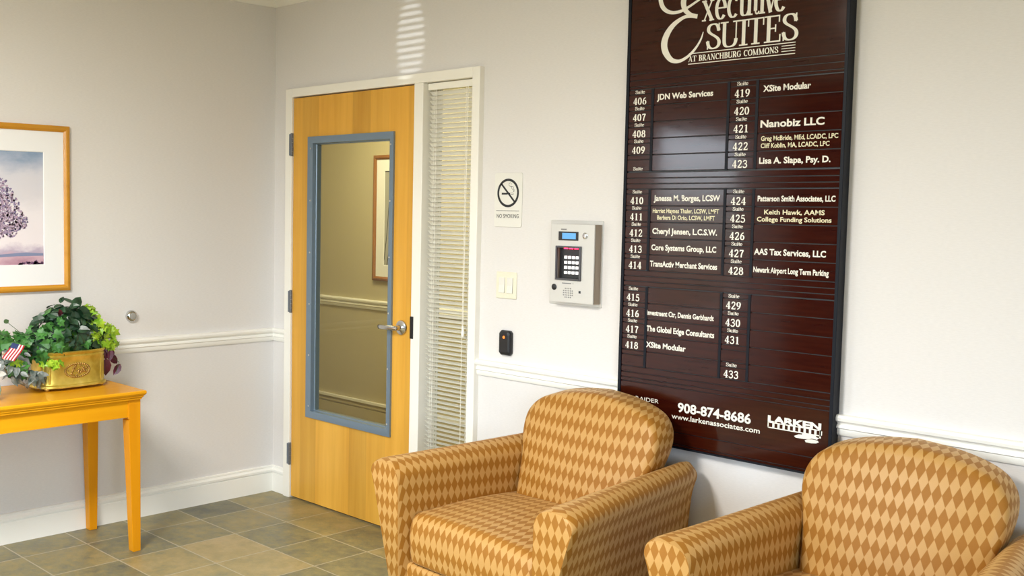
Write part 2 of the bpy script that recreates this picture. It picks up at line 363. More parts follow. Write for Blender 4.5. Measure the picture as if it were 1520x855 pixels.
def glyph(bm, ch, x0, x1, zb, cap, y, wt=1.0):
    w, ss = GL[ch]; sx_ = (x1-x0)/w
    for si, (pts, width) in enumerate(ss):
        yy = y-si*4e-5                                  # strokes are laid over one another
        wf = (lambda t, nx: wt*(H_+(T_-H_)*nx**1.3)) if width is None else (lambda t, nx, q=width: q*(wt if q > .1 else 1+(wt-1)*.5))
        # stroke widths follow the cap height, so work in a space where x is scaled
        k = sx_/cap
        stroke(bm, [(p[0]*k, p[1]) for p in pts], wf, lambda a, b_: (x0+a*cap, yy, zb+b_*cap))
def serif_word(bm, word, x0, x1, zb, cap, y, wt=1.0):
    tot = sum(GL[c][0] if c != ' ' else .4 for c in word); x = x0; s = (x1-x0)/tot
    for c in word:
        w = (GL[c][0] if c != ' ' else .4)*s
        if c != ' ': glyph(bm, c, x, x+w*0.96, zb, cap, y, wt)
        x += w

# ================================================================= SETTING
bm = B(); box(bm, -3.2, XR, YB, 1.65, -0.10, 0.0); struct('floor', bm, M_tile, 'olive and brown slate look tile floor with pale grout')
bm = B(); box(bm, -0.12, XR, YB-0.12, 0.12, ZC, ZC+0.1); box(bm, -3.2, 3.2, 0.12, 1.75, ZC-0.02, ZC+0.1); struct('ceiling', bm, M_ceil, 'pale ceiling above the lobby')
# left wall with the glass entrance opening
bm = B()
box(bm, -0.12, 0, WL[1], 0.0, 0, ZC); box(bm, -0.12, 0, YB, WL[0], 0, ZC); box(bm, -0.12, 0, WL[0], WL[1], WL[3], ZC); box(bm, -0.12, 0, WL[0], WL[1], -0.0, WL[2])
struct('wall_left', bm, M_wall, 'pale papered wall behind the table and picture')
# wall with the door, sidelight and sign
DX0, DX1, DZ = 0.165, 1.465, 2.150          # rough opening
bm = B()
box(bm, -0.12, DX0, 0, 0.12, 0, ZC); box(bm, DX1, XR, 0, 0.12, 0, ZC); box(bm, DX0, DX1, 0, 0.12, DZ, ZC)
struct('wall_right', bm, M_wall, 'pale papered wall holding the brown directory sign')
bm = B()
xs = [0] + [v for w in WB for v in (w[0], w[1])] + [XR]
for i in range(0, len(xs), 2): box(bm, xs[i], xs[i+1], YB-0.12, YB, 0, ZC)
for w in WB: box(bm, w[0], w[1], YB-0.12, YB, 0, w[2]); box(bm, w[0], w[1], YB-0.12, YB, w[3], ZC)
struct('wall_behind', bm, mat('dark_unseen_wall', (0.10, 0.06, 0.035), 0.6), 'unseen dark wall with windows behind the viewer')  # unseen wall, coloured dark to cut sign reflections and bounce light
bm = B(); box(bm, XR, XR+0.12, YB-0.12, WR[0], 0, ZC); box(bm, XR, XR+0.12, WR[1], 0.12, 0, ZC); box(bm, XR, XR+0.12, WR[0], WR[1], 0, WR[2]); box(bm, XR, XR+0.12, WR[0], WR[1], WR[3], ZC)
struct('wall_far_right', bm, M_wall, 'papered wall at the right end of the lobby')
# hallway beyond the door
bm = B(); box(bm, -3.2, 3.2, 1.65, 1.75, 0, ZC); struct('wall_hallway', bm, M_hall, 'olive papered hallway wall seen through the door glass')
bm = B(); box(bm, -3.3, -3.2, 0.0, 1.75, 0, ZC); box(bm, 3.2, 3.3, 0.12, 1.75, 0, ZC); box(bm, -3.2, -0.12, 0.0, 0.12, 0, ZC); struct('wall_hallway_ends', bm, M_hall, 'hallway end walls')

def rail_prof(t=1.0):
    # depth, height measured from the wall and the rail's lower edge (0.07 tall)
    return [(0, 0), (0.008, 0), (0.012, 0.006), (0.012, 0.022), (0.018, 0.026), (0.016, 0.034), (0.010, 0.038), (0.014, 0.044), (0.024, 0.050), (0.026, 0.060), (0.022, 0.068), (0.018, 0.070), (0, 0.070)]
def base_prof():
    return [(0, 0), (0.016, 0), (0.016, 0.100), (0.010, 0.103), (0.010, 0.107), (0.019, 0.110), (0.019, 0.120), (0.012, 0.124), (0.008, 0.130), (0.011, 0.133), (0.010, 0.140), (0, 0.142)]
def crown_prof(h=0.09):
    return [(0, 0), (0.010, 0), (0.014, 0.012), (0.030, 0.030), (0.055, 0.055), (0.075, 0.072), (0.080, h), (0, h)]
def run_left(prof, z, y0, y1, miter=True):
    return prism(B(), prof, lambda a, h: (a, y0, z+h), lambda a, h: (a, (y1-a) if miter else y1, z+h))
def run_right(prof, z, x0, x1, m0=False):
    return prism(B(), prof, lambda a, h: ((x0+a) if m0 else x0, -a, z+h), lambda a, h: (x1, -a, z+h))
FX0, FX1 = 0.133, 1.535                      # outer edges of the door frame
def two(b1, b2): return merge([b1, b2])
struct('trim_1', run_left(rail_prof(), 0.834, WL[1]+0.08, 0), M_trim, 'cream chair rail along the left wall', 35)
struct('trim_2', two(run_right(rail_prof(), 0.834, 0, FX0, True), run_right(rail_prof(), 0.834, FX1, XR)), M_trim, 'cream chair rail below the sign', 35)
struct('baseboard_left', run_left(base_prof(), 0, WL[1]+0.08, 0), M_trim, 'cream baseboard under the table', 35)
struct('baseboard_right', two(run_right(base_prof(), 0, 0, FX0, True), run_right(base_prof(), 0, FX1, XR)), M_trim, 'cream baseboard behind the armchairs', 35)
struct('trim_3', two(run_left(crown_prof(), 2.63, YB, 0), run_right(crown_prof(), 2.63, 0, XR, True)), M_trim, 'cream crown moulding at the ceiling', 35)
hall = [prism(B(), rail_prof(), lambda a, h: (-3.2, 1.65-a, 0.834+h), lambda a, h: (3.2, 1.65-a, 0.834+h)), prism(B(), base_prof(), lambda a, h: (-3.2, 1.65-a, h), lambda a, h: (3.2, 1.65-a, h))]
box(hall[0], -3.2, 3.2, 1.626, 1.65, 0.1425, 0.160)
struct('trim_4', hall[0], M_trim, 'chair rail and low bead of the hallway seen through the door glass', 35)
struct('baseboard_hallway', hall[1], M_hall, 'baseboard of the hallway seen through the door glass', 35)

# door frame with mullion, door, sidelight -------------------------------------------------
bm = B()
FZ = 2.185
def casing(bm, x0, x1, z0, z1): box(bm, x0, x1, -0.030, 0.10, z0, z1)
casing(bm, FX0, 0.188, 0, FZ); casing(bm, 1.123, 1.183, 0, 2.14); casing(bm, 1.490, FX1, 0, FZ); casing(bm, 0.188, 1.490, 2.140, FZ)
box(bm, 0.188, 0.200, 0.03, 0.09, 0, 2.14); box(bm, 1.111, 1.123, 0.03, 0.09, 0, 2.14); box(bm, 0.200, 1.111, 0.03, 0.09, 2.128, 2.14)   # stops
casing(bm, 1.183, 1.490, 0, 0.09)
fr = struct('trim_5', bm, M_frame, 'cream steel frame around the door and the narrow sidelight', bevel=0.003)
bm = B(); box(bm, 1.1235, 1.142, -0.0325, -0.028, 0.955, 1.060); box(bm, 1.120, 1.126, -0.0325, 0.012, 0.955, 1.060)
link('strike_plate', bm, M_black, fr, bevel=0.001)

GX0, GX1, GZ0, GZ1 = 0.325, 0.985, 0.462, 1.928
D = empty('door_1', (0.1911, 0, 0)); tag(D, 'maple veneer door with a tall glass panel', kind='structure')
def dd(name, bm, m, parent=None, **k):
    bmesh.ops.translate(bm, verts=bm.verts[:], vec=(-0.1911, 0, 0)); return link(name, bm, m, parent or D, **k)
DY0, DY1 = -0.018, 0.026
bm = B(); x0, x1, z0, z1 = 0.1911, 1.1195, 0.010, 2.134
for a in ((x0, GX0+.02, z0, z1), (GX1-.02, x1, z0, z1), (GX0+.02, GX1-.02, z0, GZ0+.02), (GX0+.02, GX1-.02, GZ1-.02, z1)): box(bm, a[0], a[1], DY0, DY1, a[2], a[3])
dd('door_leaf', bm, M_door)
bm = B()
ring = [(0, DY0), (0, DY0-0.011), (0.010, DY0-0.012), (0.034, DY0-0.004), (0.036, 0.000), (0.040, 0.003), (0.040, DY1+0.005), (0, DY1+0.008)]
def frame_loop(bm, x0, x1, z0, z1, prof):
    rr = []
    for (cx, cz, sx_, sz_) in ((x0, z0, 1, 1), (x1, z0, -1, 1), (x1, z1, -1, -1), (x0, z1, 1, -1)):
        rr.append([(cx+sx_*i, y, cz+sz_*i) for i, y in prof])
    R = [[bm.verts.new(p) for p in r] for r in rr]; k = len(prof)
    for a in range(4):
        for i in range(k): bm.faces.new((R[a][i], R[a][(i+1) % k], R[(a+1) % 4][(i+1) % k], R[(a+1) % 4][i]))
    return bm
frame_loop(bm, GX0, GX1, GZ0, GZ1, ring)
vf = dd('glass_frame', bm, M_bluesteel, smooth=30); tag(vf, 'blue grey metal frame of the door glass')
bm = B()
for z in [GZ0+.06+i*(GZ1-GZ0-.12)/5 for i in range(6)]:
    for x in (GX0+.022, GX1-.022): lathe(bm, [(0.0045, 0), (0.0045, 0.002), (0.003, 0.003)], lambda a, b_, h, x=x, z=z: (x+a, DY0-0.0075-h, z+b_), 10)
dd('frame_screws', bm, M_steel, smooth=40)
bm = B(); box(bm, GX0+.030, GX1-.030, 0.004, 0.010, GZ0+.030, GZ1-.030); dd('glass_pane', bm, M_glass)
# lever
bm = B(); lx, lz = 1.052, 1.000
lathe(bm, [(0.034, 0), (0.036, 0.003), (0.034, 0.009), (0.022, 0.013), (0.013, 0.018), (0.0115, 0.050)], lambda a, b_, h: (lx+a, DY0-h, lz+b_), 28)
dd('handle_rose', bm, M_chrome, smooth=50)
bm = B()
rings = []
for i, (x, y, w, h_) in enumerate([(lx+.013, DY0-.044, .001, .004), (lx+.011, DY0-.046, .008, .010), (lx-.02, DY0-.052, .009, .011), (lx-.06, DY0-.055, .007, .011), (lx-.10, DY0-.050, .006, .011), (lx-.125, DY0-.040, .005, .010), (lx-.128, DY0-.038, .002, .004)]):
    rings.append([(x, y+w*math.cos(2*PI*j/14), lz-.002*i*.3+h_*math.sin(2*PI*j/14)) for j in range(14)])
loops(bm, rings); dd('lever_handle', bm, M_chrome, smooth=60)
for hz in (1.892, 1.062, 0.240):
    bm = B()
    for i in range(5): lathe(bm, [(0.0078, -0.057+i*0.0230), (0.0078, -0.0575+i*0.0230+.0220)], lambda a, b_, h, hz=hz: (0.1850+a, DY0-0.008+b_, hz+h), 14)
    lathe(bm, [(0.006, -0.060), (0.0085, -0.057)], lambda a, b_, h, hz=hz: (0.1850+a, DY0-0.008+b_, hz+h), 14)
    lathe(bm, [(0.0085, 0.057), (0.006, 0.061)], lambda a, b_, h, hz=hz: (0.1850+a, DY0-0.008+b_, hz+h), 14)
    box(bm, 0.172, 0.1905, DY0-0.016, DY0-0.013+0.001, hz-.056, hz+.056)
    dd('hinge', bm, M_hinge, smooth=40)

bm = B(); box(bm, 1.181, 1.492, 0.070, 0.076, 0.09, 2.14)
struct('window_1', bm, M_glass, 'narrow sidelight pane beside the door')
# mini blind hanging in front of the sidelight pane
bl = empty('window_blind', (1.337, 0.010, 2.138)); tag(bl, 'ivory slatted mini blind hanging in the narrow sidelight beside the door', 'blind')
def lb(name, bm, m=M_blind, **k):
    bmesh.ops.translate(bm, verts=bm.verts[:], vec=(-1.337, -0.010, -2.138)); return link(name, bm, m, bl, **k)
bm = B(); box(bm, 1.188, 1.484, -0.004, 0.028, 2.106, 2.137); lb('headrail', bm, bevel=0.002)
bm = B(); nsl = 94; z = 2.092; pitch_ = 0.0212
ang = math.radians(-39)
while z > 0.16:
    P = []
    for j in range(5):
        u = -0.0125+0.025*j/4; c = 0.0022*(1-(u/0.0125)**2)
        P.append((u*math.cos(ang)-c*math.sin(ang), u*math.sin(ang)+c*math.cos(ang)))
    prof = P + [(a+0.0005*math.sin(ang), b_-0.0007) for a, b_ in P[::-1]]
    prism(bm, prof, lambda a, h, z=z: (1.192, 0.012+a, z+h), lambda a, h, z=z: (1.480, 0.012+a, z+h))
    z -= pitch_
zb = z
lb('slats', bm, smooth=40)
bm = B(); box(bm, 1.191, 1.481, 0.001, 0.023, zb-0.004, zb+0.014); lb('bottom_rail', bm, bevel=0.002)
bm = B()
for x in (1.232, 1.245, 1.432):
    tube(bm, [(x, -0.0035, 2.11), (x, -0.0035, zb)], 0.0012, 6); tube(bm, [(x, 0.0275, 2.11), (x, 0.0275, zb)], 0.0012, 6)
lb('ladder_cords', bm)
bm = B(); tube(bm, [(1.448, -0.009, 2.11), (1.447, -0.011, 1.6), (1.445, -0.012, 1.03)], 0.0016, 6); lathe(bm, [(0.003, .03), (0.008, .0), (0.006, -.015)], lambda a, b_, h: (1.445+a, -0.012+b_, 1.01+h), 10)
lb('pull_cord', bm, smooth=50)

# glazing in the daylight openings ---------------------------------------------------------
k = 2
def glazing(idx, label, x_plane=None, y_plane=None, span=None, z0=0, z1=2, mull=3, mid=None):
    bm = B(); g = B()
    a0, a1 = span
    def bx(b_, p0, p1, q0, q1, d0, d1):
        if x_plane is not None: box(b_, x_plane-d1, x_plane-d0, p0, p1, q0, q1)
        else: box(b_, p0, p1, y_plane-d1, y_plane-d0, q0, q1)
    t = 0.05
    for i in range(mull+1):
        c = a0+(a1-a0)*i/mull; c0 = min(max(c-t/2, a0), a1-t); bx(bm, c0, c0+t, z0, z1, 0.03, 0.09)
    for zz in [z0, z1-t]+([mid] if mid else []): bx(bm, a0, a1, zz, zz+t, 0.032, 0.088)
    bx(g, a0+.01, a1-.01, z0+.01, z1-.01, 0.058, 0.063)
    o = tag(link('window_%d' % idx, g, M_winglass), label, kind='structure')
    link('window_frame', bm, M_frame, o)
glazing(2, 'tall window in the left wall behind the viewer', x_plane=0.0, span=(WL[0], WL[1]), z0=WL[2], z1=WL[3], mull=1, mid=1.62)
glazing(4, 'unseen window added in the right end wall to light the left wall', x_plane=XR+0.12, span=(WR[0], WR[1]), z0=WR[2], z1=WR[3], mull=2)  # added window, throws daylight onto the left wall
for i, w in enumerate(WB): glazing(3+i, 'wide window behind the viewer', y_plane=YB, span=(w[0], w[1]), z0=w[2], z1=w[3], mull=3)

rw = [o for o in C.objects if o.name.startswith('window_3')][0]; rx, ry = 1.15, YB+0.03  # unseen blind added as a gobo: its slats stripe the spot beam
def rb(name, bm):
    bmesh.ops.translate(bm, verts=bm.verts[:], vec=(rx, ry, 0)); link(name, bm, M_blind, rw)
bm = B(); box(bm, -.24, .24, -.015, .015, 2.31, 2.345); rb('gobo_headrail', bm)
bm = B(); z = 2.29
while z > 1.45: box(bm, -.24, .24, -.012, .012, z-.005, z+.005); z -= .025
rb('gobo_slats', bm)
bm = B()
for x in (-.18, .18): box(bm, x-.001, x+.001, -.0135, -.0125, 1.45, 2.31)
rb('gobo_cords', bm)

# ================================================================= DIRECTORY SIGN
sg = empty('directory_sign', (2.737, 0, 0.69)); tag(sg, 'large dark brown office directory board with cream lettering on the wall', 'sign')
def sl(name, bm, m, parent=None, **k):
    bmesh.ops.translate(bm, verts=bm.verts[:], vec=(-2.737, 0, -0.69)); return link(name, bm, m, parent or sg, **k)
SX0, SX1, SZ0, SZ1 = 2.312, 3.165, 0.690, 2.470
YF = -0.045
bm = B()
box(bm, SX0, SX0+.013, YF-.003, -0.002, SZ0, SZ1); box(bm, SX1-.012, SX1, YF-.003, -0.002, SZ0, SZ1); box(bm, SX0+.013, SX1-.012, YF-.003, -0.002, SZ1-.012, SZ1); box(bm, SX0+.013, SX1-.012, YF-.001, -0.002, SZ0, SZ0+.006)
sl('sign_frame', bm, M_blackframe, bevel=0.0015)
bm = B(); box(bm, SX0+.012, SX1-.011, YF+.006, -0.002, SZ0+.005, SZ1-.011); sl('backing_board', bm, M_black)
PX0, PX1 = SX0+.0135, SX1-.0125
GAP = 0.0028
def plate(name, x0, x1, z0, z1, parent=None):
    bm = B(); box(bm, x0, x1, YF, YF+.0055, z0+GAP/2, z1-GAP/2); return sl(name, bm, M_sign, parent, bevel=0.0012)
YT = YF-0.0006
head = plate('header_panel', PX0, PX1, 2.080, SZ1-.012)
# filler strips between blocks
for zs in ((2.055, 2.080), (2.032, 2.055), (2.0215, 2.032)): plate('filler_strip', PX0, PX1, *zs)
for zs in ((1.689, 1.711), (1.668, 1.689), (1.6485, 1.668)): plate('filler_strip', PX0, PX1, *zs)
for zs in ((1.320, 1.3415), (1.300, 1.320), (1.2815, 1.300)): plate('filler_strip', PX0, PX1, *zs)
for zs in ((0.950, 0.974), (0.930, 0.950), (0.915, 0.930), (0.750, 0.915), (0.706, 0.750), (0.6965, 0.706)):
    o = plate('footer_panel' if zs == (0.750, 0.915) else 'filler_strip', PX0, PX1, *zs)
    if zs == (0.750, 0.915): foot = o
xd = (2.425, 2.436, 2.738, 2.748, 2.847, 2.857)
LN = [['JDN Web Services'], None, None, None, None], [['Janessa M. Borges, LCSW'], ['Harriet Haynes Thaler, LCSW, LMFT', 'Barbara Di Orio, LCSW, LMFT'], ['Cheryl Jensen, L.C.S.W.'], ['Core Systems Group, LLC'], ['TransActiv Merchant Services']], [None, ['Investment Ctr, Dennis Gerbhardt'], ['The Global Edge Consultants'], ['XSite Modular'], None]
LX = [(2.449, 2.682)], [(2.449, 2.724), (2.446, 2.722), (2.447, 2.717), (2.445, 2.716), (2.441, 2.722)], [None, (2.434, 2.716), (2.434, 2.720), (2.434, 2.606), None]
RN = [['XSite Modular'], None, ['Nanobiz LLC'], ['Greg McBride, MEd, LCADC, LPC', 'Cliff Koblin, MA, LCADC, LPC'], ['Lisa A. Slapa, Psy. D.']], [['Patterson Smith Associates, LLC'], ['Keith Hawk, AAMS', 'College Funding Solutions'], None, ['AAS Tax Services, LLC'], ['Newark Airport Long Term Parking']], [None]*5
RX = [(2.873, 3.043), None, (2.868, 3.094), (2.872, 3.142), (2.868, 3.120)], [(2.868, 3.142), (2.872, 3.128), None, (2.862, 3.118), (2.862, 3.130)], [None]*5
LNUM = ['406', '407', '408', '409', ''], ['410', '411', '412', '413', '414'], ['415', '416', '417', '418', '']
RNUM = ['419', '420', '421', '422', '423'], ['424', '425', '426', '427', '428'], ['429', '430', '431', '', '433']
TOPS, ROW = (2.0200, 1.6470, 1.2800), 0.0611
for blk in range(3):
    for a, c in ((xd[0], xd[1]), (xd[2], xd[3]), (xd[4], xd[5])):
        bm = B(); box(bm, a, c, YF-.0012, YF+.0055, TOPS[blk]-5*ROW, TOPS[blk]); sl('divider_bar', bm, M_blackframe)
    for r in range(5):
        zt = TOPS[blk]-r*ROW; zb = zt-ROW
        for side in (0, 1):
            nx0, nx1 = (PX0, xd[0]) if side == 0 else (xd[3], xd[4])
            tx0, tx1 = (xd[1], xd[2]) if side == 0 else (xd[5], PX1)
            num = (LNUM, RNUM)[side][blk][r]; nm = (LN, RN)[side][blk][r]
            s1 = plate('suite_tab', nx0, nx1, zt-.0175, zt); s2 = plate('number_tab', nx0, nx1, zb, zt-.0175)
            cx = 2.375 if side == 0 else 2.796
            if blk == 2: cx -= 0.004
            if num:
                bm = B(); serif_word(bm, 'Suite'.replace('S', 'S'), cx-.021, cx+.021, zb+ROW-.0150, .0125, YT, 1.25); sl('lettering', bm, M_letter, s1)
                bm = B(); serif_word(bm, num, cx-.030, cx+.030, zb+.0055, .0265, YT, 1.25); sl('lettering', bm, M_letter, s2)
            elif blk == 0 and side == 0:
                bm = B(); serif_word(bm, 'Suite', cx-.021, cx+.021, zb+.004, .0125, YT, 1.25); sl('lettering', bm, M_letter, s2)
            p = plate('name_plate', tx0, tx1, zb, zt)
            if nm:
                X = (LX, RX)[side][blk][r]
                if len(nm) == 1:
                    cap = 0.024 if nm[0].startswith('Nano') else (0.0205 if len(nm[0]) < 30 else 0.0185)
                    sl('lettering', text_bm(nm[0], X[0], X[1], zb+(.0185 if cap < .023 else .0195), cap, YT, 0.030), M_letter, p)
                else:
                    w0, w1 = X; ctr = nm[1][0] in 'BC' and not nm[1].startswith('Cl')
                    w = w1-w0; kk = len(nm[1])/len(nm[0]) if len(nm[1]) < len(nm[0]) else 1.0
                    if nm[0].startswith('Keith'): a0, a1, b0, b1 = w0+.022, w1-.020, w0-.004, w1+.004
                    elif ctr: a0, a1, b0, b1 = w0, w1, w0+.020, w1-.016
                    else: a0, a1, b0, b1 = w0, w1, w0, w1-.028
                    bb = merge([text_bm(nm[0], a0, a1, zb+.0350, .0155, YT, 0.024), text_bm(nm[1], b0, b1, zb+.0105, .0155, YT, 0.024)])
                    sl('lettering', bb, M_letter2, p)
# header lettering
bm = B()
nbrush = [0]
def brush(pts, ws, k=10):
    nbrush[0] += 1; yb = YT-nbrush[0]*6e-5
    # smooth (Catmull-Rom) brush stroke in the sign plane
    out = []; n_ = len(pts)
    for i in range(n_-1):
        p0, p1, p2, p3 = pts[max(i-1, 0)], pts[i], pts[i+1], pts[min(i+2, n_-1)]
        for j in range(k+(i == n_-2)):
            t = j/k
            c = [0.5*((2*p1[q])+(-p0[q]+p2[q])*t+(2*p0[q]-5*p1[q]+4*p2[q]-p3[q])*t*t+(-p0[q]+3*p1[q]-3*p2[q]+p3[q])*t**3) for q in (0, 1)]
            out.append((c[0], c[1], ws[i]+(ws[i+1]-ws[i])*t))
    stroke(bm, [(a, c) for a, c, _ in out], lambda t, nx: out[min(int(round(t*(len(out)-1))), len(out)-1)][2], lambda a, c: (a, yb, c))
brush([(2.634, 2.206), (2.624, 2.178), (2.602, 2.148), (2.573, 2.124), (2.538, 2.111), (2.505, 2.119), (2.480, 2.149), (2.473, 2.182), (2.485, 2.216), (2.512, 2.246), (2.551, 2.266), (2.580, 2.268), (2.608, 2.263)],
      [.003, .007, .009, .010, .012, .018, .025, .027, .024, .018, .012, .013, .015])
brush([(2.560, 2.405), (2.535, 2.428), (2.500, 2.425), (2.466, 2.395), (2.452, 2.350), (2.460, 2.318), (2.480, 2.298), (2.506, 2.289), (2.538, 2.290), (2.570, 2.301), (2.610, 2.320), (2.640, 2.335), (2.670, 2.352)],
      [.006, .010, .014, .017, .018, .017, .014, .012, .011, .009, .008, .007, .004])
brush([(2.600, 2.385), (2.578, 2.372), (2.558, 2.350), (2.549, 2.322), (2.556, 2.294), (2.578, 2.274), (2.606, 2.264)], [.020, .019, .021, .022, .019, .014, .013])
for ch, a, c in (('x', 2.627, 2.674), ('e', 2.680, 2.722), ('c', 2.727, 2.767), ('u', 2.769, 2.823), ('t', 2.820, 2.848), ('i', 2.846, 2.869), ('v', 2.866, 2.912), ('e', 2.903, 2.944)):
    glyph(bm, ch, a, c, 2.2425, 0.106, YT, 0.74)
for ch, a, c in (('S', 2.648, 2.702), ('U', 2.703, 2.776), ('I', 2.776, 2.808), ('T', 2.807, 2.868), ('E', 2.869, 2.930), ('S', 2.934, 2.989)):
    glyph(bm, ch, a, c, 2.1415, 0.089, YT, 0.92)
for z, a, c in ((2.1335, 2.578, 2.983), (2.0965, 2.576, 2.983)):
    box(bm, a, c, YT-.0002, YT, z-.0014, z+.0014)
for z in (2.1245, 2.1155, 2.1065): box(bm, 2.934, 2.983, YT-.0002, YT, z-.0012, z+.0012)
serif_word(bm, 'AT BRANCHBURG COMMONS', 2.577, 2.922, 2.1045, 0.0205, YT, 1.25)
sl('header_lettering', bm, M_letter, head)
# footer lettering
bb = [text_bm('908-874-8686', 2.581, 2.874, .829, .0335, YT, 0.028), text_bm('www.larkenassociates.com', 2.556, 2.909, .8005, .0185, YT, 0.016), text_bm('D. RAIDER', 2.357, 2.498, .8465, .0155, YT, 0.006)]
sl('footer_lettering', merge(bb), M_letter, foot)
bm = B()
b1 = text_bm('LARKEN', 2.937, 3.127, .8475, .0215, YT, 0.05, 0.98)
box(bm, 2.937, 3.1275, YT-.0002, YT, .8445, .8475); box(bm, 2.937, 3.1275, YT-.0002, YT, .8265, .8300); box(bm, 2.937, 2.941, YT-.0002, YT, .8265, .8475); box(bm, 3.122, 3.1275, YT-.0002, YT, .8200, .8475)
for i in range(10): box(bm, 2.9545+i*.0187, 2.9625+i*.0187, YT-.0002, YT, .830, .8445)
def blob(pts):
    vs = [bm.verts.new((a, YT, c)) for a, c in pts]; bm.faces.new(vs)
blob([(3.034, .8135), (3.050, .8215), (3.062, .8225), (3.063, .8265), (3.110, .8265), (3.112, .8215), (3.122, .8205), (3.114, .8135), (3.096, .8145), (3.088, .8110), (3.066, .8085), (3.040, .8085)])
blob([(3.072, .8045), (3.080, .8090), (3.098, .8120), (3.117, .8110), (3.121, .8060), (3.112, .8010), (3.096, .7985), (3.076, .7990)])
sl('emblem', merge([b1, bm]), M_letter, foot)

# ================================================================= SMALL THINGS ON THE SIGN WALL
ns = empty('no_smoking_sign', (1.690, 0, 1.606)); tag(ns, 'white no smoking plaque with black crossed circle above the light switch', 'sign')
def rrect(x0, x1, z0, z1, r, k=5):
    out = []
    for cx, cz, a in ((x1-r, z1-r, 0), (x0+r, z1-r, 90), (x0+r, z0+r, 180), (x1-r, z0+r, 270)):
        for i in range(k+1):
            t = math.radians(a+90*i/k); out.append((cx+r*math.cos(t), cz+r*math.sin(t)))
    return out
def slab(x0, x1, z0, z1, r, y0, y1, ch=0.001):
    bm = B()
    loops(bm, [[(a, y0, c) for a, c in rrect(x0, x1, z0, z1, r)], [(a, y1+ch, c) for a, c in rrect(x0, x1, z0, z1, r)], [(a, y1, c) for a, c in rrect(x0+ch, x1-ch, z0+ch, z1-ch, max(r-ch, .0005))]])
    return bm
link('plaque', slab(-.078, .078, -.116, .116, .010, -.0005, -.004), M_white, ns)
bm = B(); y = -0.0046; cz = 0.030
stroke(bm, arc(0, cz, .056, .056, 0, 360, 48), lambda t, nx: .0105, lambda a, c: (a, y, c))
stroke(bm, [(-.040, cz+.040), (.040, cz-.040)], lambda t, nx: .0085, lambda a, c: (a, y, c))
link('prohibition_ring', bm, M_black, ns)
bm = B(); box(bm, -.036, -.002, y, y+.0002, cz-.007, cz+.001); box(bm, .014, .030, y, y+.0002, cz-.007, cz-.0055); box(bm, .014, .030, y, y+.0002, cz-.0005, cz+.001); box(bm, .0285, .030, y, y+.0002, cz-.007, cz+.001); box(bm, .004, .012, y, y+.0002, cz-.007, cz+.001)
for sx_ in (0, .010):
    stroke(bm, bez([(.030+sx_*.3, cz+.004), (.034+sx_*.3, cz+.016), (.020+sx_, cz+.014), (.020+sx_, cz+.022), (.020+sx_, cz+.032), (.006+sx_, cz+.026), (.004+sx_, cz+.034-sx_*.4)]), lambda t, nx: .0016, lambda a, c: (a, y, c))
stroke(bm, bez([(.004, cz+.034), (.002, cz+.044), (.018, cz+.046), (.018, cz+.036)]), lambda t, nx: .0016, lambda a, c: (a, y, c))
link('cigarette_symbol', bm, M_black, ns)
bm = text_bm('NO SMOKING', -.062, .062, -.077, .017, y, 0.0); link('lettering', bm, M_black, ns)
bm = B(); box(bm, -.066, .064, y, y+.0002, -.047, -.0455); link('rule_line', bm, M_black, ns)

sw = empty('light_switch', (1.691, 0, 1.240)); tag(sw, 'ivory double light switch plate below the no smoking plaque', 'light switch')
link('cover_plate', slab(-.0575, .0575, -.0575, .0575, .005, -.0005, -.006, .002), M_ivory, sw)
for sx_ in (-.023, .023):
    bm = B(); prism(bm, [(-.033, -.006), (-.033, -.0095), (0, -.0075), (.033, -.0115), (.033, -.006)], lambda h, a, s=sx_: (s-.0165, a, -h), lambda h, a, s=sx_: (s+.0165, a, -h)); link('rocker', bm, M_white, sw, bevel=0.0008)
bm = B()
for sx_ in (-.023, .023):
    for sz_ in (-.048, .048): lathe(bm, [(.0035, .0055), (.003, .0068)], lambda a, b_, h, p=sx_, q=sz_: (p+a, -h, q+b_), 10)
link('screws', bm, M_ivory, sw)

rd = empty('card_reader', (1.700, 0, 0.992)); tag(rd, 'small black rounded card reader with an orange light below the switches', 'card reader')
bm = B()
def oct_(w, h, c): return [(-w+c, -h), (w-c, -h), (w, -h+c), (w, h-c), (w-c, h), (-w+c, h), (-w, h-c), (-w, -h+c)]
loops(bm, [[(a, -.0005, c) for a, c in oct_(.034, .054, .010)], [(a, -.012, c) for a, c in oct_(.034, .054, .010)], [(a, -.020, c) for a, c in oct_(.030, .050, .010)], [(a, -.023, c) for a, c in oct_(.022, .040, .008)]])
link('body', bm, M_black, rd, bevel=0.002)
M_led = mat('amber_led', (0.9, 0.18, 0.02), 0.4); bq = M_led.node_tree.nodes['Principled BSDF']; bq.inputs['Emission Color'].default_value = (1, .22, .03, 1); bq.inputs['Emission Strength'].default_value = 0.45
bm = B(); lathe(bm, [(.0065, .0225), (.006, .0245), (.003, .0252)], lambda a, b_, h: (a, -h, .025+b_), 14); link('indicator_light', bm, M_led, rd, smooth=50)

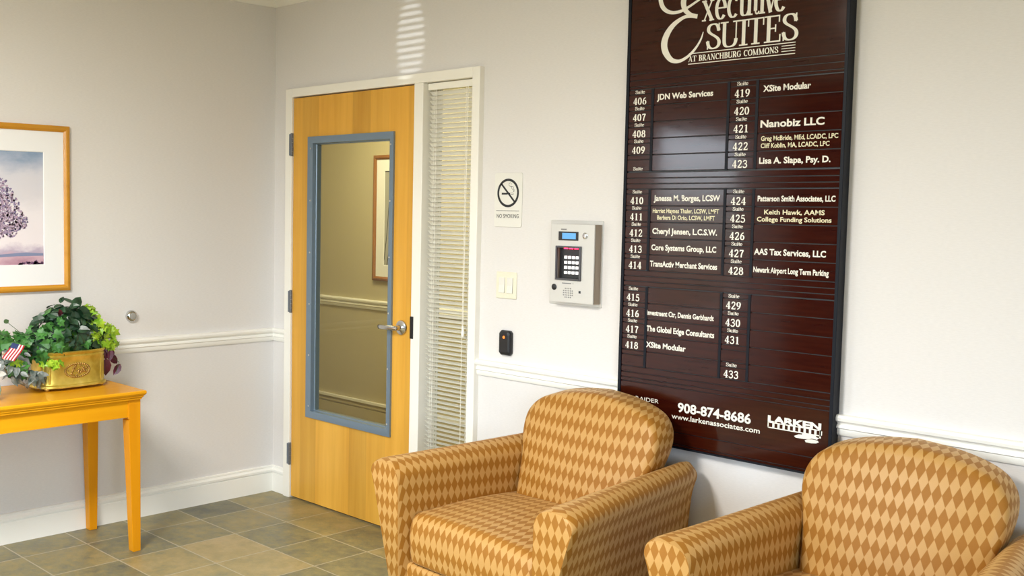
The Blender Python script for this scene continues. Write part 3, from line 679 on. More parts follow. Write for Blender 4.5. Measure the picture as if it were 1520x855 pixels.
# entry phone --------------------------------------------------------------------------
ep = empty('entry_phone', (2.062, 0, 1.352)); tag(ep, 'grey metal entry intercom with keypad and blue display left of the directory', 'intercom')
link('wall_plate', slab(-.134, .130, -.172, .172, .004, -.0005, -.003), M_steel, ep)
bx0, bx1, bz0, bz1, by = -.094, .122, -.157, .157, -.045
kx0_, kx1_, kz0_, kz1_ = -.060, .056, -.062, .064
M_case = mat('warm_grey_case', (0.33, 0.27, 0.21), 0.4, metal=0.4)
bm = B(); box(bm, bx0, bx1, by+.0135, -.003, bz0, bz1)
for a in ((bx0, kx0_, bz0, bz1), (kx1_, bx1, bz0, bz1), (kx0_, kx1_, bz0, kz0_), (kx0_, kx1_, kz1_, bz1)): box(bm, a[0], a[1], by+.002, by+.0135, a[2], a[3])
link('case', bm, M_case, ep)
M_face = mat('silver_face', (0.66, 0.65, 0.62), 0.42, metal=0.35)
# face plate with a real recess for the keypad
kx0, kx1, kz0, kz1 = -.060, .056, -.062, .064
bm = B()
for a in ((bx0, kx0, bz0, bz1), (kx1, bx1, bz0, bz1), (kx0, kx1, bz0, kz0), (kx0, kx1, kz1, bz1)): box(bm, a[0], a[1], by-.004, by+.0035, a[2], a[3])
link('face_plate', bm, M_face, ep)
bm = B()
def ringbox(bm, x0, x1, z0, z1, t, y0, y1):
    for a in ((x0, x0+t, z0, z1), (x1-t, x1, z0, z1), (x0+t, x1-t, z0, z0+t), (x0+t, x1-t, z1-t, z1)): box(bm, a[0], a[1], y0, y1, a[2], a[3])
ringbox(bm, kx0-.006, kx1+.006, kz0-.006, kz1+.006, .008, by-.011, by-.003)
hood = link('keypad_hood', bm, mat('dark_steel', (0.10, 0.10, 0.11), 0.35, metal=0.6), ep, bevel=0.0015)
bm = B(); box(bm, kx0, kx1, by+.0115, by+.0133, kz0, kz1); kp = link('keypad', bm, M_black, ep)
M_key = mat('white_key', (0.9, 0.9, 0.9), 0.4); bq = M_key.node_tree.nodes['Principled BSDF']; bq.inputs['Emission Color'].default_value = (1, .95, .95, 1); bq.inputs['Emission Strength'].default_value = 0.35
for r in range(4):
    for c in range(4):
        bm = B(); x = -.026+c*.0192; z = .024-r*.0205; box(bm, x-.0058, x+.0058, by+.005, by+.0115, z-.0058, z+.0058); link('key', bm, M_key, kp, bevel=0.001)
M_red = mat('red_key_light', (0.7, 0.01, 0.05), 0.5); bq = M_red.node_tree.nodes['Principled BSDF']; bq.inputs['Emission Color'].default_value = (1, .02, .07, 1); bq.inputs['Emission Strength'].default_value = 3.5
bm = B()
for x in (-.022, .004, .030): box(bm, x-.008, x+.008, by+.000, by+.006, kz1-.006, kz1-.0025)
link('red_lamps', bm, M_red, hood)
bm = B(); box(bm, -.056, .044, by-.0055, by-.003, .092, .128); dsp = link('display_bezel', bm, M_black, ep, bevel=0.001)
M_lcd = mat('blue_display', (0.07, 0.22, 0.42), 0.25); bq = M_lcd.node_tree.nodes['Principled BSDF']; bq.inputs['Emission Color'].default_value = (.10, .32, .62, 1); bq.inputs['Emission Strength'].default_value = 0.35
bm = B(); box(bm, -.036, .032, by-.0062, by-.005, .098, .122); link('display_screen', bm, M_lcd, dsp)
bm = B(); lathe(bm, [(.0125, .004), (.0125, .007), (.010, .008)], lambda a, b_, h: (.078+a, by-h, .113+b_), 20); link('lock_cylinder', bm, M_chrome, ep, smooth=50)
bm = B(); lathe(bm, [(.0125, .004), (.0125, .006), (.009, .0075)], lambda a, b_, h: (-.072+a, by-h, -.098+b_), 20); link('camera_lens', bm, M_black, ep, smooth=50)
bm = B(); box(bm, .052, .062, by-.0046, by-.004, -.117, -.107); link('microphone_hole', bm, M_black, ep)
M_hole = mat('grille_grey', (0.22, 0.22, 0.22), 0.6)
bm = B()
for i in range(6):
    for j in range(5):
        x, z = -.024+i*.0088, -.136+j*.0088
        if (i in (0, 5)) and (j in (0, 4)): continue
        lathe(bm, [(.0030, .004), (.0028, .0044)], lambda a, b_, h, x=x, z=z: (x+a, by-h, z+b_), 10)
link('speaker_grille', bm, M_hole, ep)
bm = B(); box(bm, -.032, .014, by-.0046, by-.004, -.082, -.078); box(bm, -.044, -.016, by-.0046, by-.004, .134, .139); box(bm, .020, .026, by-.0046, by-.004, -.081, -.079); link('maker_mark', bm, M_hole, ep)

# door stop on the left wall --------------------------------------------------------------
ds = empty('door_stop', (0, -0.868, 1.0155)); tag(ds, 'round chrome wall bumper on the left wall above the chair rail', 'door stop')
bm = B(); lathe(bm, [(.030, .001), (.030, .006), (.028, .014), (.022, .020), (.017, .0225)], lambda a, b_, h: (h, a, b_), 28); link('cup', bm, M_chrome, ds, smooth=50)
bm = B(); lathe(bm, [(.017, .021), (.017, .0245), (.013, .027), (.006, .0280)], lambda a, b_, h: (h, a, b_), 24); link('rubber_pad', bm, mat('grey_rubber', (0.36, 0.35, 0.33), 0.6), ds, smooth=50)

# ================================================================= PICTURES
def picture(name, label, wall, a0, a1, z0, z1, M_fr, t, inset_x, inset_z, flip):
    """wall: function (along, out, z) -> xyz"""
    o = empty(name); tag(o, label, 'picture')
    def fr(bm, x0, x1, zz0, zz1, prof):
        rr = [[wall(cx+sx_*i, d, cz+sz_*i) for i, d in prof] for cx, cz, sx_, sz_ in ((x0, zz0, 1, 1), (x1, zz0, -1, 1), (x1, zz1, -1, -1), (x0, zz1, 1, -1))]
        R = [[bm.verts.new(p) for p in r] for r in rr]; k = len(prof)
        for a in range(4):
            for i in range(k): bm.faces.new((R[a][i], R[a][(i+1) % k], R[(a+1) % 4][(i+1) % k], R[(a+1) % 4][i]))
    bm = B(); fr(bm, a0, a1, z0, z1, [(0, 0.001), (0, .018), (t*.25, .024), (t*.6, .025), (t*.8, .020), (t, .014), (t, .001)])
    link('frame', bm, M_fr, o, smooth=35)
    bm = B(); fr(bm, a0+t-.003, a1-t+.003, z0+t-.003, z1-t+.003, [(0, .006), (0, .0095), (inset_x, .0095), (inset_x+.003, .006)])
    link('mat_board', bm, M_mat, o)
    return o
wl_ = lambda a, d, z: (d, a, z)
pc = picture('framed_picture', 'gilt framed watercolour of a tree on the left wall above the planter', wl_, -2.150, -1.192, 1.157, 1.922, M_pic, 0.028, 0.098, 0.085, 1)
ax0, ax1, az0, az1 = -2.030, -1.318, 1.268, 1.812
M_art = mat('watercolour_sky', (0.7, 0.65, 0.75), 0.75, spec=0.2); n, l, b = NT(M_art)
v = objc(n); sp = n.new('ShaderNodeSeparateXYZ'); l.new(v, sp.inputs[0])
nz = noise(n, l, 6, 6, mapping(n, l, v, (1, 1, 2.2)), 0.6)
tt = math_(n, l, 'ADD', math_(n, l, 'DIVIDE', math_(n, l, 'SUBTRACT', sp.outputs['Z'], az0), az1-az0), math_(n, l, 'MULTIPLY', math_(n, l, 'SUBTRACT', nz, 0.5), 0.30))
l.new(ramp(n, l, tt, [(0.0, (0.44, 0.24, 0.32)), (0.07, (0.62, 0.42, 0.50)), (0.13, (0.50, 0.42, 0.55)), (0.20, (0.84, 0.78, 0.83)), (0.45, (0.82, 0.78, 0.83)), (0.62, (0.70, 0.68, 0.74)), (0.78, (0.66, 0.66, 0.74)), (0.9, (0.40, 0.46, 0.60)), (1.0, (0.20, 0.30, 0.46))]), b.inputs['Base Color'])
bm = B(); box(bm, .002, .0066, ax0-.02, ax1, az0, az1); art = link('print', bm, M_art, pc)
def flat_dabs(pts, size, x, seed, aspect=1.6):
    bm = B(); rnd = random.Random(seed)
    for (y, z) in pts:
        s = size*rnd.uniform(.5, 1.3); a = rnd.uniform(0, PI); k = 7
        vs = []
        for i in range(k):
            t = 2*PI*i/k; rr = s*rnd.uniform(.7, 1.15); p, q = rr*math.cos(t)*aspect, rr*math.sin(t)
            vs.append(bm.verts.new((x, y+p*math.cos(a)-q*math.sin(a), z+p*math.sin(a)+q*math.cos(a))))
        bm.faces.new(vs)
    return bm
rnd = random.Random(3)
cy, czc = -1.640, 1.555
crown = []
lobes = [(-1.640, 1.62, .13), (-1.545, 1.60, .080), (-1.500, 1.545, .065), (-1.470, 1.490, .060), (-1.430, 1.480, .035), (-1.47, 1.44, .03), (-1.58, 1.42, .03), (-1.585, 1.475, .07), (-1.53, 1.44, .035), (-1.74, 1.58, .11), (-1.80, 1.49, .08), (-1.67, 1.50, .09)]
for (y, z, r) in lobes:
    for _ in range(int(2600*r)):
        t = rnd.uniform(0, 2*PI); q = r*math.sqrt(rnd.random()); crown.append((y+q*math.cos(t)*1.05, z+q*math.sin(t)))
cols = [(0.16, 0.13, 0.25), (0.27, 0.22, 0.38), (0.40, 0.30, 0.44), (0.48, 0.36, 0.48)]
tree = B()
for i in range(4):
    q = flat_dabs(crown[i::4], .0046, .0070+.0001*i, i)
    for f in q.faces: f.material_index = i
    me_ = bpy.data.meshes.new('tmp'); q.to_mesh(me_); q.free(); tree.from_mesh(me_); bpy.data.meshes.remove(me_)
link('painted_tree', tree, [mat('watercolour_leaf', cc, .8) for cc in cols], art)
bm = B()
for pts, w in (([(-1.64, 1.30), (-1.645, 1.42), (-1.63, 1.55)], .012), ([(-1.64, 1.42), (-1.58, 1.48), (-1.52, 1.52)], .006), ([(-1.64, 1.44), (-1.72, 1.50), (-1.78, 1.54)], .006)):
    stroke(bm, pts, lambda t, nx, w=w: w*(1-.6*t), lambda a, c: (.00692, a, c))
link('painted_trunk', bm, mat('watercolour_trunk', (0.14, 0.10, 0.18), .8), art)
bm = flat_dabs([(rnd.uniform(-1.44, -1.325), rnd.uniform(1.274, 1.292)) for _ in range(40)]+[(rnd.uniform(-2.0, -1.75), rnd.uniform(1.274, 1.290)) for _ in range(30)], .006, .0074, 9)
link('painted_bushes', bm, mat('watercolour_bush', (0.15, 0.07, 0.15), .8), art)
bm = B(); hill = [(-2.02, 1.318), (-1.80, 1.330), (-1.60, 1.325), (-1.47, 1.334), (-1.40, 1.338), (-1.320, 1.333), (-1.320, 1.322), (-1.45, 1.321), (-1.62, 1.314), (-2.02, 1.312)]
bm.faces.new([bm.verts.new((.0072, a, c)) for a, c in hill]); link('painted_hills', bm, mat('watercolour_hill', (0.22, 0.26, 0.42), .8), art)

wh = lambda a, d, z: (a, 1.65-d, z)
hp = picture('hallway_picture', 'brown framed botanical print on the olive hallway wall behind the door glass', wh, -1.045, -0.40, 1.05, 1.945, M_hallpic, 0.030, 0.085, 0.085, 1)
bm = B(); box(bm, -0.945, -0.50, 1.6435, 1.648, 1.150, 1.845); ha = link('print', bm, mat('hall_print_grey', (0.40, 0.40, 0.37), .8), hp)
bm = B(); box(bm, -0.945, -0.50, 1.6430, 1.6436, 1.825, 1.845)
for pts in (bez([(-.90, 1.16), (-.86, 1.35), (-.84, 1.6), (-.80, 1.83)]), bez([(-.86, 1.16), (-.80, 1.35), (-.88, 1.55), (-.84, 1.78)]), bez([(-.80, 1.16), (-.74, 1.4), (-.76, 1.6), (-.70, 1.8)]), bez([(-.93, 1.2), (-.88, 1.5), (-.9, 1.6), (-.86, 1.75)])):
    stroke(bm, pts, lambda t, nx: .007*(1-.5*t), lambda a, c: (a, 1.6432, c))
link('painted_stems', bm, mat('hall_print_black', (0.03, 0.03, 0.03), .8), ha)

# ================================================================= CONSOLE TABLE
TZ = 0.735; TX0, TX1, TY0, TY1 = 0.022, 0.512, -2.32, -1.070
tb = empty('console_table', (0.27, -1.70, 0)); tag(tb, 'honey coloured wooden console table against the left wall under the picture', 'table')
def tl(name, bm, m, parent=None, **k):
    bmesh.ops.translate(bm, verts=bm.verts[:], vec=(-0.27, 1.70, 0)); return link(name, bm, m, parent or tb, **k)
bm = B(); rr = []
for i, z in ((.016, .695), (.016, .701), (.010, .706), (.010, .710), (.004, .716), (0, .722), (0, .731), (.003, .735)):
    rr.append([(TX0+i*.3, TY0+i, z), (TX1-i, TY0+i, z), (TX1-i, TY1-i, z), (TX0+i*.3, TY1-i, z)])
loops(bm, rr); tl('tabletop', bm, M_table, smooth=25, bevel=0.001)
LW = 0.058
legs = [(TX1-.028-LW, TY1-.016-LW, 1, 1), (TX0+.004, TY1-.016-LW, -1, 1), (TX1-.028-LW, TY0+.016, 1, -1), (TX0+.004, TY0+.016, -1, -1)]
for (x, y, sx_, sy_) in legs:
    bm = B(); rr = []
    for z, t in ((0.0, .037), (.004, .039), (.602, LW), (.6030, LW-.006), (.6075, LW-.006), (.6085, LW), (.695, LW)):
        # the taper is on the two inner faces only
        a0, a1 = (x+LW-t, x+LW) if sx_ > 0 else (x, x+t)
        b0, b1 = (y+LW-t, y+LW) if sy_ > 0 else (y, y+t)
        rr.append([(a0, b0, z), (a1, b0, z), (a1, b1, z), (a0, b1, z)])
    loops(bm, rr); tl('leg', bm, M_tleg, bevel=0.0015)
ax, ay = legs[0][0]+LW-.006, legs[0][1]
bm = B(); box(bm, ax-.020, ax, legs[2][1]+LW, ay, .616, .695); tl('apron', bm, M_table)
bm = B(); box(bm, TX0+.010, TX0+.030, legs[2][1]+LW, ay, .616, .695); tl('apron', bm, M_table)
for yy in (TY1-.016-.026, TY0+.016+.006):
    bm = B(); box(bm, TX0+.004+LW, legs[0][0], yy, yy+.020, .616, .695); tl('apron', bm, M_table)

# ================================================================= PLANTER ARRANGEMENT
PCX, PCY = 0.205, -1.300
pt = empty('potted_plant', (PCX, PCY, TZ), math.radians(4)); tag(pt, 'bushy green silk plant arrangement in an oval brass planter on the table', 'plant')
def foot(a, b_, z, k=56, e=3.2, bow=0.0):
    out = []
    for i in range(k):
        t = 2*PI*i/k; c, s = math.cos(t), math.sin(t)
        out.append((b_*abs(c)**(2/e)*(1 if c > 0 else -1), a*abs(s)**(2/e)*(1 if s > 0 else -1), z))
    return out
bm = B(); A_, B_ = 0.158, 0.088
prof = [(.006, .012, -.010), (.014, .012, .006), (.015, .017, .008), (.013, .022, .006), (.004, .026, .000), (.002, .032, .000), (.000, .060, .000), (.001, .110, .000), (.003, .140, .000), (.007, .146, .003), (.007, .152, .003), (.003, .156, .000), (.010, .164, .005), (.011, .170, .006), (.007, .173, .003), (.002, .172, -.002), (.000, .150, -.006)]
loops(bm, [foot(A_+i, B_+i, z) for i, z, _ in prof]); link('brass_pot', bm, M_brass, pt, smooth=40)
pot = [o for o in pt.children if o.name.startswith('brass_pot')][0]
bm = B(); loops(bm, [foot(A_-.003, B_-.003, .146), foot(A_*.5, B_*.5, .165)]); link('moss', bm, M_soil, pt, smooth=60)
for fx, fy in ((.062, .135), (.062, -.135), (-.062, .135), (-.062, -.135)):
    bm = B(); lathe(bm, [(.004, 0.0005), (.010, .003), (.0115, .008), (.010, .013)], lambda a, b_, h, fx=fx, fy=fy: (fx+a, fy+b_, h), 14); link('ball_foot', bm, M_brass, pt, smooth=60)
# corner pilasters on the front
for s in (-1, 1):
    bm = B()
    for j in (-.010, 0.010):
        y = s*(A_-.022)+j; lathe(bm, [(.007, .030), (.007, .138)], lambda a, b_, h, y=y: (B_*(1-abs(y/A_)**3.2)**(1/3.2)+a*.6, y+b_, h), 12)
    link('pilaster', bm, M_brass, pt, smooth=50)
# embossed wreath on the front of the pot
bm = B(); rnd = random.Random(5)
def emb(y, z, r, h):
    x = B_*(1-abs(y/A_)**3.2)**(1/3.2)
    lathe(bm, [(r, -.002), (r*.85, h*.6), (r*.4, h)], lambda a, b_, hh, y=y, z=z, x=x: (x+hh, y+a, z+b_), 8)
for i in range(34):
    t = 2*PI*i/34; emb(.060*math.cos(t), .085+.030*math.sin(t), .0058, .005)
for i in range(40):
    t = rnd.uniform(0, 2*PI); q = math.sqrt(rnd.random()); emb(.048*q*math.cos(t), .085+.022*q*math.sin(t), rnd.uniform(.003, .007), .005)
link('embossed_wreath', bm, mat('brass_relief', (0.40, 0.25, 0.07), 0.35, metal=0.8), pt, smooth=60)

def leafmat(name, c0, c1, rough=.4):
    m = mat(name, c0, rough, spec=.45); n, l, b = NT(m)
    f = noise(n, l, 28, 3, objc(n)); l.new(ramp(n, l, f, [(.32, c0), (.68, c1)]), b.inputs['Base Color'])
    b.inputs['Subsurface Weight'].default_value = 0.0
    return m
M_dark = leafmat('dark_leaf', (0.006, 0.024, 0.010), (0.034, 0.090, 0.042), .32)
M_mid = leafmat('mid_leaf', (0.012, 0.070, 0.012), (0.07, 0.24, 0.045))
M_lime = leafmat('lime_leaf', (0.14, 0.34, 0.015), (0.42, 0.60, 0.035))
M_burg = leafmat('burgundy_leaf', (0.055, 0.006, 0.018), (0.13, 0.018, 0.045), .3)
M_silver = leafmat('silver_leaf', (0.05, 0.085, 0.07), (0.26, 0.28, 0.27))
M_stem = mat('stem_green', (0.05, 0.10, 0.03), .6)
IVY = [(0, 0), (-.30, -.10), (-.52, .10), (-.36, .28), (-.62, .52), (-.30, .56), (0, 1.0), (.30, .56), (.62, .52), (.36, .28), (.52, .10), (.30, -.10)]
OVAL = [(0, 0), (-.20, .16), (-.29, .42), (-.22, .72), (0, 1.0), (.22, .72), (.29, .42), (.20, .16)]
LONG = [(0, 0), (-.13, .16), (-.18, .42), (-.12, .74), (0, 1.0), (.12, .74), (.18, .42), (.13, .16)]
def leaf(bm, pos, d, nrm, size, shape, curl=.25, wmul=1.0):
    d = d.normalized(); side = d.cross(nrm).normalized(); nn = side.cross(d).normalized()
    k = len(shape)
    def P(x, y):
        return pos + size*(side*x*wmul + d*y + nn*(-curl*y*y + .22*abs(x)))
    mid = [bm.verts.new(P(0, t)) for t in (.05, .45)]
    vs = [bm.verts.new(P(x, y)) for x, y in shape]
    h = k//2 if shape is not IVY else 6
    for i in range(k):
        a, c = vs[i], vs[(i+1) % k]
        m0 = mid[0] if shape[i][1]+shape[(i+1) % k][1] < .5 else mid[1]
        try: bm.faces.new((a, c, m0))
        except ValueError: pass
    try:
        # close the small gaps between the two midrib fans
        for sgn in (-1, 1):
            idx = [i for i in range(k) if shape[i][0]*sgn > 0]
            for i in range(k):
                j = (i+1) % k; q = (i-1) % k
                lo = shape[i][1]+shape[j][1] < .5; lo2 = shape[i][1]+shape[q][1] < .5
                if lo != lo2 and shape[i][0]*sgn > 0: bm.faces.new((vs[i], mid[0], mid[1]))
    except ValueError: pass
rnd = random.Random(11)
def rv(a, c): return rnd.uniform(a, c)
def cloud(bm, centers, count, size, shape, out=1.0, droop=.2, wmul=1.0):
    for _ in range(count):
        (cx, cy_, cz_, r) = rnd.choice(centers)
        while True:
            q = Vector((rv(-1, 1), rv(-1, 1), rv(-1, 1)))
            if .15 < q.length < 1: break
        q = q.normalized()*(.55+.45*rnd.random())
        p = Vector((cx+q.x*r, cy_+q.y*r, cz_+q.z*r*.85))
        nrm = (q + Vector((.55, -.35, .45)) + Vector((rv(-.5, .5),)*1 + (rv(-.5, .5), rv(-.5, .5)))).normalized()
        d = Vector((rv(-1, 1), rv(-1, 1), rv(-.9, .5)-droop)) + q*.5*out
        d = d - nrm*d.dot(nrm)
        if d.length < .1: continue
        leaf(bm, p, d, nrm, size*rv(.7, 1.25), shape, rv(.05, .4), wmul)
# local frame: x out from the wall, y towards the door, z up from the table
bm = B(); cloud(bm, [(.01, .02, .29, .085), (-.01, -.06, .28, .085), (.03, .06, .25, .065), (.05, -.02, .24, .065), (0, -.03, .335, .055), (0, -.15, .22, .08), (-.03, .12, .24, .07), (0, 0, .22, .10)], 330, .060, OVAL, 1.0, .15, 1.05)
cloud(bm, [(.035, -.045, .325, .035), (.06, .0, .265, .05), (.02, .015, .355, .03)], 34, .066, OVAL, 1.0, .1, 1.1)
link('dark_foliage', bm, M_dark, pt)
bm = B(); cloud(bm, [(.02, -.13, .23, .09), (.03, -.19, .19, .08), (.01, -.07, .29, .085), (.05, -.09, .22, .06), (0, -.25, .215, .055), (.05, -.26, .13, .05), (0, -.31, .235, .045), (.04, .02, .20, .06), (-.02, .05, .30, .06)], 300, .042, IVY, 1.0, .2)
link('ivy_foliage', bm, M_mid, pt)
bm = B(); cloud(bm, [(.03, .115, .30, .045), (.04, .135, .255, .045), (.03, .175, .215, .045), (.00, .205, .190, .042), (.0, .215, .25, .03), (.0, .10, .335, .03), (.05, .10, .24, .03)], 120, .040, IVY, 1.0, .25, .8)
cloud(bm, [(.095, -.150, .140, .024), (.10, -.115, .130, .020), (.07, -.28, .14, .022), (.05, -.02, .265, .03)], 36, .032, IVY, 1.0, .3)
link('lime_ivy', bm, M_lime, pt)
bm = B()
for p, d, s in (((.02, .180, .165), (.0, .15, -1), .060), ((.03, .190, .165), (.05, .7, -1), .060), ((.0, .215, .125), (.05, .75, -.7), .066), ((.01, .268, .080), (0, -.65, -1), .062), ((.02, .185, .115), (0, .05, -1), .085), ((.03, .205, .155), (.2, -.2, -1), .055), ((.02, .180, .160), (.3, .3, -.9), .055), ((.0, .22, .15), (.1, .3, -1), .05), ((.05, -.06, .33), (.3, -.2, .4), .04)):
    leaf(bm, Vector(p), Vector(d), Vector((1, -.2, .2)), s, OVAL, .15, 1.0)
link('burgundy_leaves', bm, M_burg, pt)
bm = B(); cloud(bm, [(.08, -.225, .080, .045), (.08, -.275, .10, .05), (.07, -.185, .075, .03), (.05, -.25, .16, .045), (.0, -.30, .19, .05), (.05, -.31, .12, .05)], 120, .045, LONG, .8, .3, 1.5)
link('silver_foliage', bm, M_silver, pt)
bm = B()
for a in range(26):
    y, x = rv(-.12, .13), rv(-.05, .05)
    tube(bm, [(x, y, .15), (x*1.3+.01, y*1.2, .22), (x*1.4+.02, y*1.45, rv(.22, .30)-.5*abs(y))], .0016, 5)
tube(bm, [(.02, -.16, .20), (.01, -.25, .28), (.0, -.285, .312)], .0012, 5)
leaf(bm, Vector((.0, -.300, .310)), Vector((0, .4, .2)), Vector((1, -.3, .5)), .026, OVAL, .1, 1.5)
tube(bm, [(.02, .15, .17), (.02, .19, .14), (.01, .262, .088), (.01, .245, .040)], .0014, 5)
link('stems', bm, M_stem, pt)

# small flag stuck into the arrangement
fg = empty('small_flag', (0.345, -1.650, 0.892)); tag(fg, 'tiny red and white striped flag stuck into the left side of the plant', 'flag')
bm = B(); tube(bm, [(0, .018, -.04), (0, .030, .03), (0, .040, .085)], .0012, 6); link('stick', bm, M_stem, fg)
def flagquad(u0, u1, v0, v1):
    o = Vector((.002, .036, .080)); U = Vector((.010, -.054, -.034)); V = Vector((.006, -.0, -.052)); U = Vector((.010, -.048, -.062)); V = Vector((.005, .052, -.016))
    out = []
    for u in [u0+(u1-u0)*i/6 for i in range(7)]:
        out.append([o+U*u+V*v+Vector((.005*math.sin(u*5), 0, 0)) for v in (v0, v1)])
    return out
bms = [B(), B(), B()]
def strip(bm, g):
    R = [[bm.verts.new(p) for p in r] for r in g]
    for a, c in zip(R, R[1:]): bm.faces.new((a[0], a[1], c[1], c[0]))
for i in range(9):
    strip(bms[i % 2], flagquad(.30 if i < 5 else 0, 1, i/9, (i+1)/9))
strip(bms[2], flagquad(0, .30, 0, 5/9))
for bmx, nm_, cc in zip(bms, ('red_stripes', 'white_stripes', 'blue_canton'), ((.50, .012, .03), (.85, .80, .80), (.03, .05, .16))):
    o = link(nm_, bmx, mat(nm_, cc, .7), fg); sm = o.modifiers.new('solid', 'SOLIDIFY'); sm.thickness = .0006
# pale blue vase just entering the frame at the left
vs = empty('glass_vase', (0.345, -1.722, TZ)); tag(vs, 'pale blue rounded vase at the left edge on the table beside the plant', 'vase')
bm = B(); lathe(bm, [(.030, .0005), (.038, .004), (.052, .025), (.056, .045), (.050, .066), (.034, .082), (.024, .092), (.026, .104), (.030, .110), (.026, .108), (.021, .094)], lambda a, b_, h: (a, b_, h), 30)
link('vase_body', bm, mat('pale_blue_glaze', (0.42, 0.66, 0.72), .12), vs, smooth=60)
bm = B()
for p, d, s in (((0, .028, .110), (.2, 1, .05), .055), ((.01, .015, .125), (.1, .6, .5), .05), ((0, .02, .15), (0, .3, 1), .045), ((.02, -.02, .12), (.3, -1, .5), .05), ((-.01, 0, .12), (-.5, .2, 1), .05)):
    leaf(bm, Vector(p), Vector(d), Vector((1, -.3, .6)), s, OVAL, .3, .9)
tube(bm, [(0, 0, .06), (0, .01, .12), (0, .02, .15)], .002, 6)
link('white_petals', bm, mat('white_petal', (.72, .72, .68), .5), vs)
cd = empty('card', (0.440, -1.775, TZ), math.radians(20)); tag(cd, 'small white printed card lying on the table at the left edge', 'card')
bm = B(); box(bm, -.028, .028, -.045, .045, .0005, .0013); link('card_stock', bm, M_mat, cd)
bm = B(); box(bm, -.012, .012, -.034, .034, .0014, .0016); link('printed_panel', bm, mat('card_print', (.16, .19, .13), .6), cd)

# ================================================================= ARMCHAIRS
def uvset(o_bm): return o_bm.loops.layers.uv.new('fabric')
def grid(bm, uvl, P, UV, close=False):
    V = [[bm.verts.new(p) for p in r] for r in P]
    for i in range(len(V)-1):
        for j in range(len(V[0])-1):
            try: f = bm.faces.new((V[i][j], V[i][j+1], V[i+1][j+1], V[i+1][j]))
            except ValueError: continue
            for lp, (a, c) in zip(f.loops, ((i, j), (i, j+1), (i+1, j+1), (i+1, j))): lp[uvl].uv = UV[a][c]
    return V
def arclen(pts):
    s = [0]
    for a, c in zip(pts, pts[1:]): s.append(s[-1]+math.dist(a, c))
    return s
def smooth_closed(pts, r, k=5):
    """round the corners of a closed 2D polygon; r = list of radii"""
    out = []; n_ = len(pts)
    for i, p in enumerate(pts):
        a, c = Vector(pts[i-1]), Vector(pts[(i+1) % n_]); p = Vector(p); rr = r[i] if isinstance(r, (list, tuple)) else r
        d0, d1 = (a-p), (c-p); q = min(rr, d0.length*.49, d1.length*.49)
        s0, s1 = p+d0.normalized()*q, p+d1.normalized()*q
        for j in range(k+1):
            t = j/k; out.append(tuple((1-t)**2*s0+2*t*(1-t)*p+t*t*s1))
    return out
CHAIR = dict(yf=-.86, yb=-.07)
def arm_bm(s):
    """s = -1 left (towards -x), +1 right; local coordinates about the chair centre line"""
    bm = B(); uvl = uvset(bm)
    Y = [-.872, -.868, -.858, -.840, -.70, -.55, -.40, -.25, -.12, -.075, -.060, -.055]
    P, UV = [], []
    for y in Y:
        t = (y+.86)/.79
        sh = 0.0
        if y < -.84: sh = .018*((-.84-y)/.032)**2
        if y > -.12: sh = max(sh, .03*((y+.12)/.065)**2)
        top = .634+.036*min(max(t, 0), 1); ox = .512-.125*min(max(t, 0), 1)
        ix = .332-.045*min(max(t, 0), 1)
        bx_o, bx_i = .345-.04*min(max(t, 0), 1), .318-.040*min(max(t, 0), 1)
        outl = [(bx_i, .075), (bx_o, .075), (ox-.030, top-.11), (ox, top-.035), (ox-.045, top), (ix+.050, top), (ix, top-.035), (ix-.004, .40)]
        pl = smooth_closed(outl, [.01, .02, .10, .05, .05, .05, .05, .08], 5)
        cx, cz = sum(p[0] for p in pl)/len(pl), sum(p[1] for p in pl)/len(pl)
        pl = [(p[0]+(cx-p[0])*sh*5, p[1]+(cz-p[1])*sh*2.2) for p in pl]
        pl.append(pl[0])
        al = arclen(pl)
        P.append([(s*p[0], y, p[1]) for p in pl]); UV.append([(y, a) for a in al])
    V = grid(bm, uvl, P, UV)
    bmesh.ops.remove_doubles(bm, verts=bm.verts[:], dist=1e-5)
    bm.edges.ensure_lookup_table()
    # front and back caps carry their own cloth panel
    for y_ in (Y[0], Y[-1]):
        be = [e_ for e_ in bm.edges if e_.is_boundary and abs(e_.verts[0].co.y-y_) < 1e-4 and abs(e_.verts[1].co.y-y_) < 1e-4]
        r = bmesh.ops.edgeloop_fill(bm, edges=be)
        for f in r['faces']:
            for lp in f.loops: lp[uvl].uv = (lp.vert.co.x, lp.vert.co.z)
    return bm
def profile_loft(prof, X, shrink, uoff=0.0):
    """prof: closed 2D list (y, z) without repeat; X: stations; shrink(x) in 0..1 pulls to the centroid"""
    bm = B(); uvl = uvset(bm); P, UV = [], []
    cy_, cz_ = sum(p[0] for p in prof)/len(prof), sum(p[1] for p in prof)/len(prof)
    for x in X:
        k, dz = shrink(x)
        pl = [(p[0]+(cy_-p[0])*k, p[1]+(cz_-p[1])*k+dz*(1 if p[1] > cz_ else 0)) for p in prof]; pl.append(pl[0])
        al = arclen(prof+[prof[0]])
        P.append([(x, a, c) for a, c in pl]); UV.append([(x+uoff, q) for q in al])
    grid(bm, uvl, P, UV); bmesh.ops.remove_doubles(bm, verts=bm.verts[:], dist=1e-5)
    for x_ in (X[0], X[-1]):
        be = [e_ for e_ in bm.edges if e_.is_boundary and all(abs(v.co.x-x_) < 1e-4 for v in e_.verts)]
        r = bmesh.ops.edgeloop_fill(bm, edges=be)
        for f in r['faces']:
            for lp in f.loops: lp[uvl].uv = (lp.vert.co.y, lp.vert.co.z)
    return bm
